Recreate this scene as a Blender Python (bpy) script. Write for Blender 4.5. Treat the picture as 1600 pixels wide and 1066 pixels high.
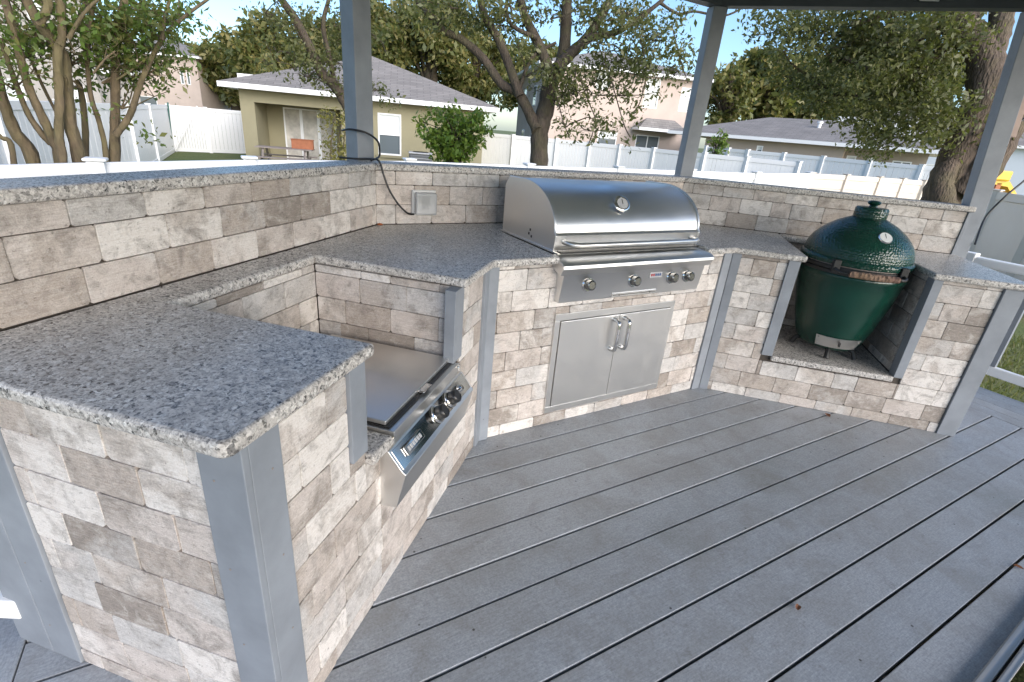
import bpy, bmesh, math, random
import numpy as np
from mathutils import Vector, Matrix
random.seed(7); RNG = np.random.default_rng(7)
R = math.radians
SC = bpy.context.scene
COL = SC.collection
for o in list(bpy.data.objects): bpy.data.objects.remove(o)

# ------------------------------------------------------------------ camera
CAM = dict(f=782.23, pitch=22.806, roll=5.085, head=31.05)
CP = Vector((-.6964, -2.6132, 1.4174))
_h, _p, _r = R(CAM['head']), R(CAM['pitch']), R(CAM['roll'])
FW = Vector((math.sin(_h)*math.cos(_p), math.cos(_h)*math.cos(_p), -math.sin(_p)))
_R0 = Vector((math.cos(_h), -math.sin(_h), 0)); _U0 = _R0.cross(FW)
RT = math.cos(_r)*_R0 + math.sin(_r)*_U0
UP = -math.sin(_r)*_R0 + math.cos(_r)*_U0
cd = bpy.data.cameras.new('camera'); cam = bpy.data.objects.new('camera', cd); COL.objects.link(cam)
cam.matrix_world = Matrix(((RT.x, UP.x, -FW.x, CP.x), (RT.y, UP.y, -FW.y, CP.y), (RT.z, UP.z, -FW.z, CP.z), (0, 0, 0, 1)))
cd.sensor_fit = 'HORIZONTAL'; cd.sensor_width = 36; cd.lens = 36*CAM['f']/1600
cd.clip_start = .02; cd.clip_end = 2000
SC.camera = cam
SC.render.resolution_x = 1024; SC.render.resolution_y = 682

# ------------------------------------------------------------------ sky, sun, exposure
SUN_EL, SUN_AZ = 23, 172          # azimuth from +y towards +x, degrees: soft light from the right, behind the camera
w = bpy.data.worlds.new('World'); SC.world = w; w.use_nodes = True
nt = w.node_tree; nt.nodes.clear()
sky = nt.nodes.new('ShaderNodeTexSky'); sky.sky_type = 'NISHITA'; sky.sun_disc = False
sky.sun_elevation = R(SUN_EL); sky.sun_rotation = R(SUN_AZ); sky.air_density = 1.0; sky.dust_density = 1.0; sky.ozone_density = 4
bg = nt.nodes.new('ShaderNodeBackground'); bg.inputs[1].default_value = .095
out = nt.nodes.new('ShaderNodeOutputWorld')
nt.links.new(sky.outputs[0], bg.inputs[0]); nt.links.new(bg.outputs[0], out.inputs[0])
sd = bpy.data.lights.new('sun', 'SUN'); sd.energy = 2.1; sd.angle = R(60); sd.color = (1, .93, .865)
sun = bpy.data.objects.new('sun', sd); COL.objects.link(sun)
sdir = Vector((math.sin(R(SUN_AZ))*math.cos(R(SUN_EL)), math.cos(R(SUN_AZ))*math.cos(R(SUN_EL)), math.sin(R(SUN_EL))))
sun.rotation_euler = sdir.to_track_quat('Z', 'Y').to_euler()
vs = SC.view_settings; vs.view_transform = 'Standard'; vs.look = 'None'; vs.exposure = 1.54; vs.gamma = 1; vs.use_curve_mapping = False

# ------------------------------------------------------------------ helpers
def px(x, y, d):
    """point at horizontal distance d (m) from the camera in the direction of photo pixel x, y"""
    v = FW + RT*((x-800)/CAM['f']) - UP*((y-533)/CAM['f'])
    return CP + v*(d/math.hypot(v.x, v.y))
def pz(x, y, z):
    v = FW + RT*((x-800)/CAM['f']) - UP*((y-533)/CAM['f'])
    return CP + v*((z-CP.z)/v.z)

class MB:
    """collects shapes, builds ONE mesh object"""
    def __init__(s): s.v = []; s.f = []
    def add(s, vs, fs):
        n = len(s.v); s.v += [tuple(v) for v in vs]; s.f += [tuple(i+n for i in f) for f in fs]; return s
    def box(s, x0, x1, y0, y1, z0, z1):
        return s.add([(x0,y0,z0),(x1,y0,z0),(x1,y1,z0),(x0,y1,z0),(x0,y0,z1),(x1,y0,z1),(x1,y1,z1),(x0,y1,z1)],
                     [(0,3,2,1),(4,5,6,7),(0,1,5,4),(1,2,6,5),(2,3,7,6),(3,0,4,7)])
    def prism(s, poly, z0, z1):
        a = sum(poly[i][0]*poly[(i+1)%len(poly)][1]-poly[(i+1)%len(poly)][0]*poly[i][1] for i in range(len(poly)))
        if a < 0: poly = poly[::-1]
        n = len(poly)
        return s.add([(x,y,z0) for x,y in poly]+[(x,y,z1) for x,y in poly],
                     [tuple(range(n-1,-1,-1)), tuple(range(n,2*n))]+[(i,(i+1)%n,n+(i+1)%n,n+i) for i in range(n)])
    def xprism(s, prof, x0, x1):
        """profile of (y, z) points swept along x"""
        n = len(prof)
        return s.add([(x0,y,z) for y,z in prof]+[(x1,y,z) for y,z in prof],
                     [tuple(range(n)), tuple(range(2*n-1,n-1,-1))]+[(i,n+i,n+(i+1)%n,(i+1)%n) for i in range(n)])
    def tube(s, pts, rad, seg=8, cap=True):
        pts = [Vector(p) for p in pts]; m = len(pts)
        rad = [rad]*m if not hasattr(rad, '__len__') else rad
        vs = []; prev = None
        for i, p in enumerate(pts):
            t = (pts[min(i+1,m-1)]-pts[max(i-1,0)]).normalized()
            if prev is None:
                a = Vector((0,0,1)) if abs(t.z) < .9 else Vector((1,0,0)); e = t.cross(a).normalized()
            else:
                e = (prev - t*prev.dot(t)).normalized()
            prev = e; g = t.cross(e)
            for k in range(seg):
                an = 2*math.pi*k/seg; vs.append(p+(e*math.cos(an)+g*math.sin(an))*rad[i])
        fs = [(i*seg+k, i*seg+(k+1)%seg, (i+1)*seg+(k+1)%seg, (i+1)*seg+k) for i in range(m-1) for k in range(seg)]
        if cap: fs += [tuple(range(seg-1,-1,-1)), tuple((m-1)*seg+k for k in range(seg))]
        return s.add(vs, fs)
    def lathe(s, prof, seg=48, c=(0,0,0), ax='z'):
        """profile of (r, h); ax z = upright, y = axis along -y"""
        vs = []; n = len(prof)
        for r, h in prof:
            for k in range(seg):
                a = 2*math.pi*k/seg; x, y = r*math.cos(a), r*math.sin(a)
                vs.append((c[0]+x, c[1]+y, c[2]+h) if ax == 'z' else (c[0]+x, c[1]-h, c[2]+y))
        fs = [(i*seg+k, i*seg+(k+1)%seg, (i+1)*seg+(k+1)%seg, (i+1)*seg+k) for i in range(n-1) for k in range(seg)]
        fs += [tuple(range(seg-1,-1,-1)), tuple((n-1)*seg+k for k in range(seg))]
        return s.add(vs, fs)
    def mesh(s, name, mat, smooth=False):
        me = bpy.data.meshes.new(name); me.from_pydata(s.v, [], s.f); me.materials.append(mat)
        bm = bmesh.new(); bm.from_mesh(me); bmesh.ops.recalc_face_normals(bm, faces=bm.faces)
        bm.to_mesh(me); bm.free()
        if smooth:
            me.polygons.foreach_set('use_smooth', [True]*len(me.polygons))
            try: me.set_sharp_from_angle(angle=R(smooth if smooth > 1 else 40))
            except Exception: pass
        return me
    def build(s, name, mat, parent=None, smooth=False, bevel=0, seg=2):
        o = bpy.data.objects.new(name, s.mesh(name, mat, smooth)); COL.objects.link(o); o.parent = parent
        if bevel:
            b = o.modifiers.new('bevel', 'BEVEL'); b.width = bevel; b.segments = seg; b.limit_method = 'ANGLE'; b.angle_limit = R(40)
            b.use_clamp_overlap = True
        return o
def tag(o, label=None, cat=None, group=None, kind=None):
    if label: o['label'] = label
    if cat: o['category'] = cat
    if group: o['group'] = group
    if kind: o['kind'] = kind
    return o
def thing(name, label, cat, loc=(0,0,0), rz=0, group=None):
    o = bpy.data.objects.new(name, None); COL.objects.link(o); o.location = loc; o.rotation_euler = (0,0,rz); o.empty_display_size = .1
    return tag(o, label, cat, group)
def part(name, mesh, parent, loc=(0,0,0), rot=(0,0,0)):
    o = bpy.data.objects.new(name, mesh); COL.objects.link(o); o.parent = parent; o.location = loc; o.rotation_euler = rot; return o

# ------------------------------------------------------------------ materials
class Mat:
    def __init__(s, name, rough=.6, metal=0, color=(.5,.5,.5), **kw):
        s.m = bpy.data.materials.new(name); s.m.use_nodes = True; s.nt = s.m.node_tree
        s.b = s.nt.nodes['Principled BSDF']
        s.b.inputs['Base Color'].default_value = (*color, 1); s.b.inputs['Roughness'].default_value = rough; s.b.inputs['Metallic'].default_value = metal
        for k, v in kw.items(): s.b.inputs[k].default_value = v
        s._co = None
    def n(s, t, **kw):
        nd = s.nt.nodes.new('ShaderNode'+t)
        for k, v in kw.items():
            if hasattr(nd, k): setattr(nd, k, v)
            else: nd.inputs[k.replace('_', ' ')].default_value = v
        return nd
    def l(s, a, b): s.nt.links.new(a, b)
    def co(s, scale=(1,1,1), rnd=False, world=False):
        tc = s.n('TexCoord'); v = tc.outputs['Object']
        if world: v = s.n('NewGeometry').outputs['Position']
        if rnd:
            oi = s.n('ObjectInfo'); ml = s.n('MATH' if 0 else 'Math', operation='MULTIPLY'); ml.inputs[1].default_value = 91.7; s.l(oi.outputs['Random'], ml.inputs[0])
            ad = s.n('VectorMath', operation='ADD'); s.l(v, ad.inputs[0]); s.l(ml.outputs[0], ad.inputs[1]); v = ad.outputs[0]
        mp = s.n('Mapping'); mp.inputs['Scale'].default_value = scale; s.l(v, mp.inputs[0]); return mp.outputs[0]
    def noise(s, vec, scale, detail=4, rough=.55, dist=0):
        nd = s.n('TexNoise', Scale=scale, Detail=detail, Roughness=rough, Distortion=dist); s.l(vec, nd.inputs['Vector']); return nd.outputs[0]
    def vor(s, vec, scale, feature='F1', rnd=1):
        nd = s.n('TexVoronoi', feature=feature, Scale=scale, Randomness=rnd); s.l(vec, nd.inputs['Vector']); return nd
    def ramp(s, fac, stops, interp='LINEAR'):
        r = s.n('ValToRGB'); r.color_ramp.interpolation = interp
        e = r.color_ramp.elements
        while len(e) < len(stops): e.new(.5)
        for el, (p, c) in zip(e, stops):
            el.position = p; el.color = (*c, 1) if hasattr(c, '__len__') else (c, c, c, 1)
        s.l(fac, r.inputs[0]); return r.outputs[0]
    def mix(s, fac, a, b, blend='MIX'):
        m = s.n('Mix', data_type='RGBA', blend_type=blend)
        for v, i in ((fac, 0), (a, 6), (b, 7)):
            if hasattr(v, 'links'): s.l(v, m.inputs[i])
            else: m.inputs[i].default_value = v if i == 0 else (*v, 1)
        return m.outputs[2]
    def color(s, c): s.l(c, s.b.inputs['Base Color']); return s
    def rough(s, r): s.l(r, s.b.inputs['Roughness']); return s
    def bump(s, h, strength=.3, dist=.005):
        b = s.n('Bump', Strength=strength, Distance=dist); s.l(h, b.inputs['Height']); s.l(b.outputs[0], s.b.inputs['Normal']); return s

def m_brick():
    m = Mat('aged_brick_tile', .62)
    oi = m.n('ObjectInfo'); rnd = oi.outputs['Random']
    W_, P_, T_, D_, G_ = (.71,.665,.625), (.55,.49,.45), (.43,.372,.328), (.30,.258,.225), (.51,.485,.465)
    base = m.ramp(rnd, [(0,P_),(.14,W_),(.27,T_),(.38,P_),(.5,G_),(.6,D_),(.7,W_),(.83,T_),(.92,G_)], 'CONSTANT')
    wn = m.n('TexWhiteNoise', noise_dimensions='1D'); m.l(rnd, wn.inputs['W'])
    second = m.ramp(wn.outputs[0], [(0,W_),(.25,T_),(.5,P_),(.7,D_),(.85,G_)], 'CONSTANT')
    c = m.co(rnd=True)
    half = m.ramp(m.noise(c, 5.5, 5, .62, .5), [(.46,0),(.6,.75)])
    col = m.mix(half, base, second)
    dark = m.ramp(m.noise(c, 16, 6, .68, .8), [(.48,0),(.7,.72)])
    col = m.mix(dark, col, (.2,.175,.155))
    lightp = m.ramp(m.noise(c, 21, 5, .65, 1.0), [(.52,0),(.74,.5)])
    col = m.mix(lightp, col, (.70,.655,.61))
    cs = m.co((3, 3, 30), rnd=True)
    st = m.noise(cs, 9, 6, .7); streak = m.ramp(st, [(.32,.12),(.68,.88)])
    col = m.mix(.38, col, streak, 'SOFT_LIGHT')
    crack = m.ramp(m.noise(cs, 17, 4, .7, .5), [(.3,.75),(.4,0)])
    col = m.mix(crack, col, (.15,.125,.105))
    sp = m.ramp(m.noise(c, 75, 4, .7), [(.29,.6),(.4,0)])
    col = m.mix(sp, col, (.13,.105,.085))
    fine = m.noise(c, 260, 4, .75)
    col = m.mix(.5, col, m.ramp(fine, [(.3,.25),(.7,.75)]), 'OVERLAY')
    m.color(col).bump(m.mix(.45, st, m.noise(c, 60, 5, .7)), .8, .004)
    return m.m
def m_granite():
    m = Mat('speckled_granite', .2, **{'Specular IOR Level': .27})
    c0 = m.co(); w3 = m.n('TexNoise', Scale=55, Detail=3); m.l(c0, w3.inputs['Vector'])
    sc = m.n('VectorMath', operation='SCALE'); m.l(w3.outputs['Color'], sc.inputs[0]); sc.inputs['Scale'].default_value = .012
    ad = m.n('VectorMath', operation='ADD'); m.l(c0, ad.inputs[0]); m.l(sc.outputs[0], ad.inputs[1]); c = ad.outputs[0]
    v1 = m.vor(c, 135); v2 = m.vor(c, 290)
    a = m.ramp(v1.outputs['Color'], [(0,(.018,.019,.021)),(.13,(.12,.117,.113)),(.23,(.35,.333,.315)),(.4,(.54,.508,.475)),(.6,(.68,.645,.605)),(.82,(.84,.82,.79))], 'CONSTANT')
    b = m.ramp(v2.outputs['Color'], [(0,(.02,.021,.024)),(.24,(.2,.197,.194)),(.44,(.45,.435,.42)),(.74,(.72,.70,.67))], 'CONSTANT')
    col = m.mix(.38, a, b)
    blot = m.ramp(m.noise(c0, 14, 4, .6), [(.4,0),(.72,.4)])
    col = m.mix(blot, col, (.36,.325,.295))
    blk = m.ramp(m.noise(c, 30, 2, .5), [(.69,0),(.73,.75)])
    col = m.mix(blk, col, (.04,.041,.045))
    m.color(col); m.rough(m.ramp(v2.outputs['Color'], [(.1,.2),(.9,.42)])); m.bump(v1.outputs['Distance'], .06, .001)
    return m.m
def m_deck():
    m = Mat('grey_deck_board', .55)
    c = m.co((1.2, 14, 14), rnd=True); c2 = m.co(rnd=True)
    oi = m.n('ObjectInfo')
    base = m.ramp(oi.outputs['Random'], [(0,(.30,.323,.355)),(.4,(.345,.363,.39)),(.7,(.28,.304,.337)),(1,(.32,.342,.372))])
    grain = m.noise(c, 22, 6, .7)
    col = m.mix(.6, base, m.ramp(grain, [(.28,.32),(.72,.68)]), 'OVERLAY')
    col = m.mix(.5, col, m.ramp(m.noise(c2, 130, 5, .75), [(.3,.22),(.7,.78)]), 'OVERLAY')
    dirt = m.ramp(m.noise(c2, 4.2, 6, .68, .5), [(.42,0),(.72,.6)])
    col = m.mix(dirt, col, (.2,.193,.178))
    mud = m.ramp(m.noise(c2, 17, 6, .75, .6), [(.56,0),(.74,.5)])
    col = m.mix(mud, col, (.14,.135,.128))
    green = m.ramp(m.noise(m.co(world=True), 1.6, 4, .6), [(.58,0),(.76,.35)])
    col = m.mix(green, col, (.12,.135,.105))
    spk = m.ramp(m.vor(c2, 11).outputs['Distance'], [(.035,.9),(.055,0)])
    col = m.mix(spk, col, (.04,.04,.04))
    m.color(col); m.rough(m.ramp(grain, [(.3,.36),(.7,.6)])); m.bump(grain, .2, .0015)
    return m.m
def m_steel(name='brushed_steel', axis=0, base=.74, r=.38):
    m = Mat(name, r, 1, (base, base*.985, base*.96))
    sc = [180, 180, 180]; sc[axis] = 3
    g = m.noise(m.co(tuple(sc)), 3, 4, .6)
    sm = m.noise(m.co(), 7, 5, .65, .6); k = m.n('Math', operation='MULTIPLY'); m.l(m.ramp(g, [(.3,r*.92),(.75,r*1.12)]), k.inputs[0]); m.l(m.ramp(sm, [(.3,.9),(.72,1.12)]), k.inputs[1]); m.rough(k.outputs[0]); m.bump(g, .025, .0004)
    m.b.inputs['Anisotropic'].default_value = .5
    return m.m
def m_paint(name, color, r=.55, var=.12, scale=7):
    m = Mat(name, r); c = m.co()
    k = m.ramp(m.noise(c, scale, 5, .6), [(.3,.5-var),(.7,.5+var)])
    col = m.mix(.6, color, k, 'OVERLAY'); dots = m.ramp(m.vor(c, 9).outputs['Distance'], [(.02,.6),(.035,0)]); sc_ = m.ramp(m.noise(c, 33, 5, .7), [(.66,0),(.78,.3)])
    col = m.mix(dots, col, tuple(x*.35 for x in color)); col = m.mix(sc_, col, tuple(x*.72 for x in color)); m.color(col); m.bump(m.noise(c, 90, 3, .6), .15, .002); return m.m
def m_bark(name, c0, c1, scale=9):
    m = Mat(name, .9); c = m.co((1, 1, .3)); g = m.noise(c, scale, 6, .7, .5); v = m.vor(c, scale*3).outputs['Distance']
    mo = m.ramp(m.noise(m.co(), 3, 3), [(.45,0),(.7,.5)])
    col = m.mix(mo, m.ramp(g, [(.3,c0),(.7,c1)]), (c1[0]*.8, c1[1], c1[2]*.6))
    m.color(col); m.bump(m.mix(.5, g, v), .9, .03); return m.m
def m_leaf(name, cols, trans=.35):
    m = Mat(name, .5); g = m.n('NewGeometry'); n = len(cols)
    c = m.ramp(g.outputs['Random Per Island'], [(i/max(1, n-1), cc) for i, cc in enumerate(cols)])
    m.color(c); t = m.n('BsdfTranslucent'); m.l(m.mix(.5, c, (.3,.36,.05)), t.inputs[0])
    ms = m.n('MixShader'); ms.inputs[0].default_value = trans; o = m.nt.nodes['Material Output']
    m.l(m.b.outputs[0], ms.inputs[1]); m.l(t.outputs[0], ms.inputs[2]); m.l(ms.outputs[0], o.inputs[0]); return m.m
def m_stucco(name, color):
    m = Mat(name, .9); c = m.co(); k = m.ramp(m.noise(c, .9, 5, .6), [(.3,.44),(.7,.56)])
    m.color(m.mix(.7, color, k, 'OVERLAY')); m.bump(m.noise(c, 40, 4, .7), .4, .01); return m.m
def m_shingle(name, color):
    m = Mat(name, .9); c = m.co((1, 1, 1)); b = m.n('TexBrick', Scale=1.0); b.inputs['Brick Width'].default_value = .5; b.inputs['Row Height'].default_value = .16; b.inputs['Mortar Size'].default_value = .012
    m.l(m.co(), b.inputs['Vector']); b.inputs['Color1'].default_value = (*[x*1.1 for x in color], 1); b.inputs['Color2'].default_value = (*[x*.88 for x in color], 1); b.inputs['Mortar'].default_value = (*[x*.6 for x in color], 1)
    m.color(m.mix(.5, b.outputs[0], m.ramp(m.noise(c, 1.2, 5, .65), [(.3,.35),(.7,.62)]), 'OVERLAY')); m.bump(m.noise(c, 60, 3), .4, .01); return m.m
def m_egg(name, scale, strength):
    m = Mat(name, .16, color=(.005,.034,.023)); c = m.co(); v = m.vor(c, scale, rnd=.6)
    m.bump(v.outputs['Distance'], strength, .004)
    m.color(m.mix(m.ramp(m.noise(c, 5, 3), [(.3,0),(.7,1)]), (.005,.033,.023), (.007,.048,.033))); return m.m
def m_grass():
    m = Mat('lawn_grass', .9); c = m.co(); a = m.noise(c, .5, 5, .6); b = m.noise(c, 24, 5, .7)
    col = m.ramp(a, [(.3,(.085,.12,.03)),(.5,(.12,.15,.04)),(.7,(.2,.17,.075))])
    m.color(m.mix(.6, col, m.ramp(b, [(.3,.3),(.7,.7)]), 'OVERLAY')); m.bump(b, .8, .05); return m.m
def flat(name, c, r=.5, metal=0, **k): return Mat(name, r, metal, c, **k).m
M = dict(brick=m_brick(), granite=m_granite(), deck=m_deck(), steel=m_steel(), steel_v=m_steel('brushed_steel_upright', 2), steel_dark=m_steel('dark_steel', 0, .26, .25),
    chrome=flat('polished_chrome', (.72,.71,.7), .07, 1), mirror=m_steel('polished_steel', 0, .5, .1),
    paint=m_paint('blue_grey_trim_paint', (.235,.255,.285)), core=m_paint('dark_mortar', (.085,.07,.058), .9),
    black=flat('black_plastic', (.015,.015,.016), .35), iron=flat('black_iron', (.02,.02,.02), .5),
    vinyl=m_paint('white_vinyl', (.8,.8,.795), .35, .03, 2), almond=m_paint('almond_vinyl', (.64,.57,.49), .4, .04, 2),
    olive=m_stucco('olive_stucco', (.27,.243,.155)), pink=m_stucco('rose_beige_stucco', (.47,.385,.335)), tan=m_stucco('tan_stucco', (.34,.285,.235)), pale=m_stucco('pale_grey_stucco', (.33,.31,.285)),
    shingle=m_shingle('grey_shingles', (.235,.215,.2)), fascia=flat('white_fascia', (.78,.78,.78), .5), glass=flat('window_glass', (.12,.14,.15), .06, 0, **{'Specular IOR Level': .8}),
    blind=flat('window_blind', (.62,.64,.63), .6), curtain=m_paint('pale_curtain', (.5,.47,.42), .8, .25, 3), grass=m_grass(),
    bark=m_bark('oak_bark', (.03,.023,.016), (.10,.075,.055), 14), bark2=m_bark('smooth_crape_bark', (.06,.044,.026), (.165,.122,.07), 9), bark3=m_bark('grey_oak_bark', (.04,.03,.022), (.15,.11,.08), 17),
    egg=m_egg('dimpled_green_glaze', 82, .75), eggs=m_egg('fine_green_glaze', 150, .16), wood=m_bark('worn_wood', (.13,.07,.05), (.3,.19,.15), 20),
    leaf=m_leaf('oak_leaves', [(.06,.072,.024),(.1,.11,.038),(.16,.155,.06),(.075,.09,.03)]),
    leafy=m_leaf('bright_shrub_leaves', [(.06,.12,.015),(.10,.18,.02),(.16,.23,.03),(.05,.09,.015)], .3),
    leafg=m_leaf('forest_leaves', [(.06,.08,.024),(.115,.128,.038),(.18,.17,.055),(.25,.21,.075)]),
    leafc=m_leaf('crape_leaves', [(.08,.14,.025),(.13,.2,.035),(.11,.14,.04),(.19,.18,.05)], .45),
    leafv=m_leaf('yellow_green_leaves', [(.16,.15,.03),(.22,.19,.05),(.12,.13,.03)]),
    blade=m_leaf('grass_blades', [(.09,.13,.03),(.14,.17,.045),(.22,.19,.08),(.10,.12,.03)], .3),
    dead=flat('dead_leaf', (.18,.07,.03), .7), terracotta=m_paint('terracotta', (.36,.13,.06), .7), weather=m_paint('weathered_wood', (.26,.22,.2), .8),
    dial=flat('dial_face', (.78,.78,.76), .3), frosted=flat('clear_cover', (.78,.79,.8), .08, 0, **{'Transmission Weight': .6, 'Specular IOR Level': .8}), silver=flat('silver_grey_plastic', (.66,.66,.65), .35), grey=flat('grey_plastic', (.42,.42,.43), .4),
    red=flat('badge_red', (.35,.05,.06), .4), blue=flat('badge_blue', (.06,.1,.22), .4), rust=flat('rust', (.35,.1,.03), .8),
    ceil=m_paint('white_bounce_ceiling', (.78,.77,.75), .6, .03), alu=m_steel('brushed_aluminium', 0, .42, .5), beam_shade=m_paint('shaded_beam_paint', (.07,.078,.09)), slab=m_paint('dark_floor', (.06,.062,.068), .6), condenser=flat('condenser_grille', (.10,.105,.11), .5), pinkwood=m_paint('bare_wood', (.5,.38,.33), .7), yellow=flat('yellow_plastic', (.7,.42,.03), .4))

# ------------------------------------------------------------------ wall frames: x along the wall, -y into the cook area
S2 = math.sqrt(.5); WM = 2.167
FR = dict(L=((0,0), R(45)), M=((0,0), 0), R=((WM,0), R(-45)))
def W(fr, s, n):
    (ox, oy), a = FR[fr]; return (ox+s*math.cos(a)+n*math.sin(a), oy+s*math.sin(a)-n*math.cos(a))
def meet(a, da, b, db):
    (ax, ay), aa = FR[a]; (bx, by), ab = FR[b]
    na = (math.sin(aa), -math.cos(aa)); nb = (math.sin(ab), -math.cos(ab))
    ra = na[0]*ax+na[1]*ay+da; rb = nb[0]*bx+nb[1]*by+db; d = na[0]*nb[1]-na[1]*nb[0]
    return ((ra*nb[1]-rb*na[1])/d, (na[0]*rb-nb[0]*ra)/d)
def loc(fr, P):
    (ox, oy), a = FR[fr]; dx, dy = P[0]-ox, P[1]-oy
    return (dx*math.cos(a)+dy*math.sin(a), -dx*math.sin(a)+dy*math.cos(a))
ZC, ZS, ZB, ZT = .91, .875, 1.177, 1.212
DL, DM, DR = .73, .766, .78

# ------------------------------------------------------------------ ground and deck
G = -.6
tag(MB().box(-300, 500, -250, 600, G-.5, G).build('ground', M['grass']), kind='structure')
deck = bpy.data.objects.new('deck', None); COL.objects.link(deck); tag(deck, kind='structure')
XL, XR, SP, B0 = -1.31, 3.40, .146, .884
def board_mesh(L, wd=.1368, th=.028):
    r = .002
    prof = [(-wd/2, -th), (wd/2, -th), (wd/2, -r), (wd/2-r*.3, -r*.3), (wd/2-r, 0), (-wd/2+r, 0), (-wd/2+r*.3, -r*.3), (-wd/2, -r)]
    return MB().xprism(prof, -L/2, L/2).mesh('deck_board', M['deck'])
bme = board_mesh(XR-XL)
for k in range(-3, 11):
    y = -(B0+SP*k)-SP/2
    part('deck_board', bme, deck, ((XL+XR)/2+random.uniform(-.004,.004), y, random.uniform(-.0015,.0015)))
bsd = board_mesh(3.4, .112)
for i in range(4):
    for x in (XR+.006+.0575+.117*i, XL-.006-.0575-.117*i):
        part('deck_board', bsd, deck, (x, -2.2, -.001*i), (0, 0, R(90)))
# joists under the boards, plus an added dark sheet for the gaps' shade
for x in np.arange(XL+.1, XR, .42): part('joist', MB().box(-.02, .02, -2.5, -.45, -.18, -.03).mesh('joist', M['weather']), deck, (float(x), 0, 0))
MB().box(XL, XR, -2.52, -.4, -.24, -.2).build('gap_shade_sheet', M['slab'], deck)
MB().box(XR+.475, XR+.5, -3.9, -.5, -.3, -.004).build('rim_board', M['paint'], deck)
MB().box(XL-.5, XL-.475, -3.9, -.5, -.3, -.004).build('rim_board', M['paint'], deck)

# ------------------------------------------------------------------ bricks
_bm = {}
def brick_mesh(wd, h, var):
    key = (round(wd, 3), round(h, 3), var)
    if key in _bm: return _bm[key]
    rr = random.Random(hash(key) & 0xffff); g = .0010; t = .010
    a, b = wd/2-.0007, h/2-g; c = min(.006*rr.uniform(.5, 1.4), a*.4, b*.4)
    ring = []
    for sx, sz in ((-1,-1),(1,-1),(1,1),(-1,1)):
        c1 = c*rr.uniform(.4, 1.2)
        p1, p2 = (sx*a, sz*(b-c1)), (sx*(a-c1), sz*b)
        ring += [p1, p2] if sx*sz > 0 else [p2, p1]
    ring = [(x*(1-rr.uniform(0,.6)*.001/max(a,.01)), z*(1-rr.uniform(0,.6)*.001/max(b,.01))) for x, z in ring]
    n = len(ring); i = .0009
    vs = [(x, 0, z) for x, z in ring]+[(x, -t+i, z) for x, z in ring]+[(x-math.copysign(min(i, a*.3), x), -t+rr.uniform(-.0006,.0006), z-math.copysign(min(i, b*.3), z)) for x, z in ring]
    fs = [(k, (k+1)%n, n+(k+1)%n, n+k) for k in range(n)]+[(n+k, n+(k+1)%n, 2*n+(k+1)%n, 2*n+k) for k in range(n)]+[tuple(range(2*n, 3*n))]
    me = MB().add(vs, fs).mesh('brick', M['brick']); _bm[key] = me; return me
def bricks(parent, x0, x1, z0, z1, org=(0,0), rz=0, holes=(), zref=None, seed=0, rowh=.0993, bw=.2):
    """tiles rows of bricks on a face: local x along, facing local -y; org and rz place the face under parent"""
    rr = random.Random(seed+11); zref = z1 if zref is None else zref
    k0 = math.floor((z0-zref)/rowh); k1 = math.ceil((z1-zref)/rowh); off = 0
    for k in range(k0, k1):
        za, zb = max(z0, zref+k*rowh), min(z1, zref+(k+1)*rowh)
        if zb-za < .006: continue
        off = (off+rr.choice((.07, .1, .13)))%bw
        x = x0-off
        while x < x1:
            wd = bw if rr.random() > .07 else bw*.62
            rects = [(max(x, x0), min(x+wd, x1), za, zb)]
            for (ha, hb, hc, hd) in holes:
                nx = []
                for (a, b, c, d) in rects:
                    if b <= ha or a >= hb or d <= hc or c >= hd: nx.append((a,b,c,d)); continue
                    if a < ha: nx.append((a, ha, c, d))
                    if b > hb: nx.append((hb, b, c, d))
                    a2, b2 = max(a, ha), min(b, hb)
                    if c < hc: nx.append((a2, b2, c, hc))
                    if d > hd: nx.append((a2, b2, hd, d))
                rects = nx
            for (a, b, c, d) in rects:
                if b-a < .007 or d-c < .007: continue
                me = brick_mesh(b-a, d-c, rr.randrange(4))
                cx = (a+b)/2; pr_ = rr.uniform(-.0022,.0006)
                part('brick', me, parent, (org[0]+cx*math.cos(rz)-pr_*-math.sin(rz), org[1]+cx*math.sin(rz)+pr_*-math.cos(rz)*-1, (c+d)/2), (rr.uniform(-.0015,.0015), rr.uniform(-.004,.004), rz+rr.uniform(-.001,.001)))
            x += wd

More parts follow.
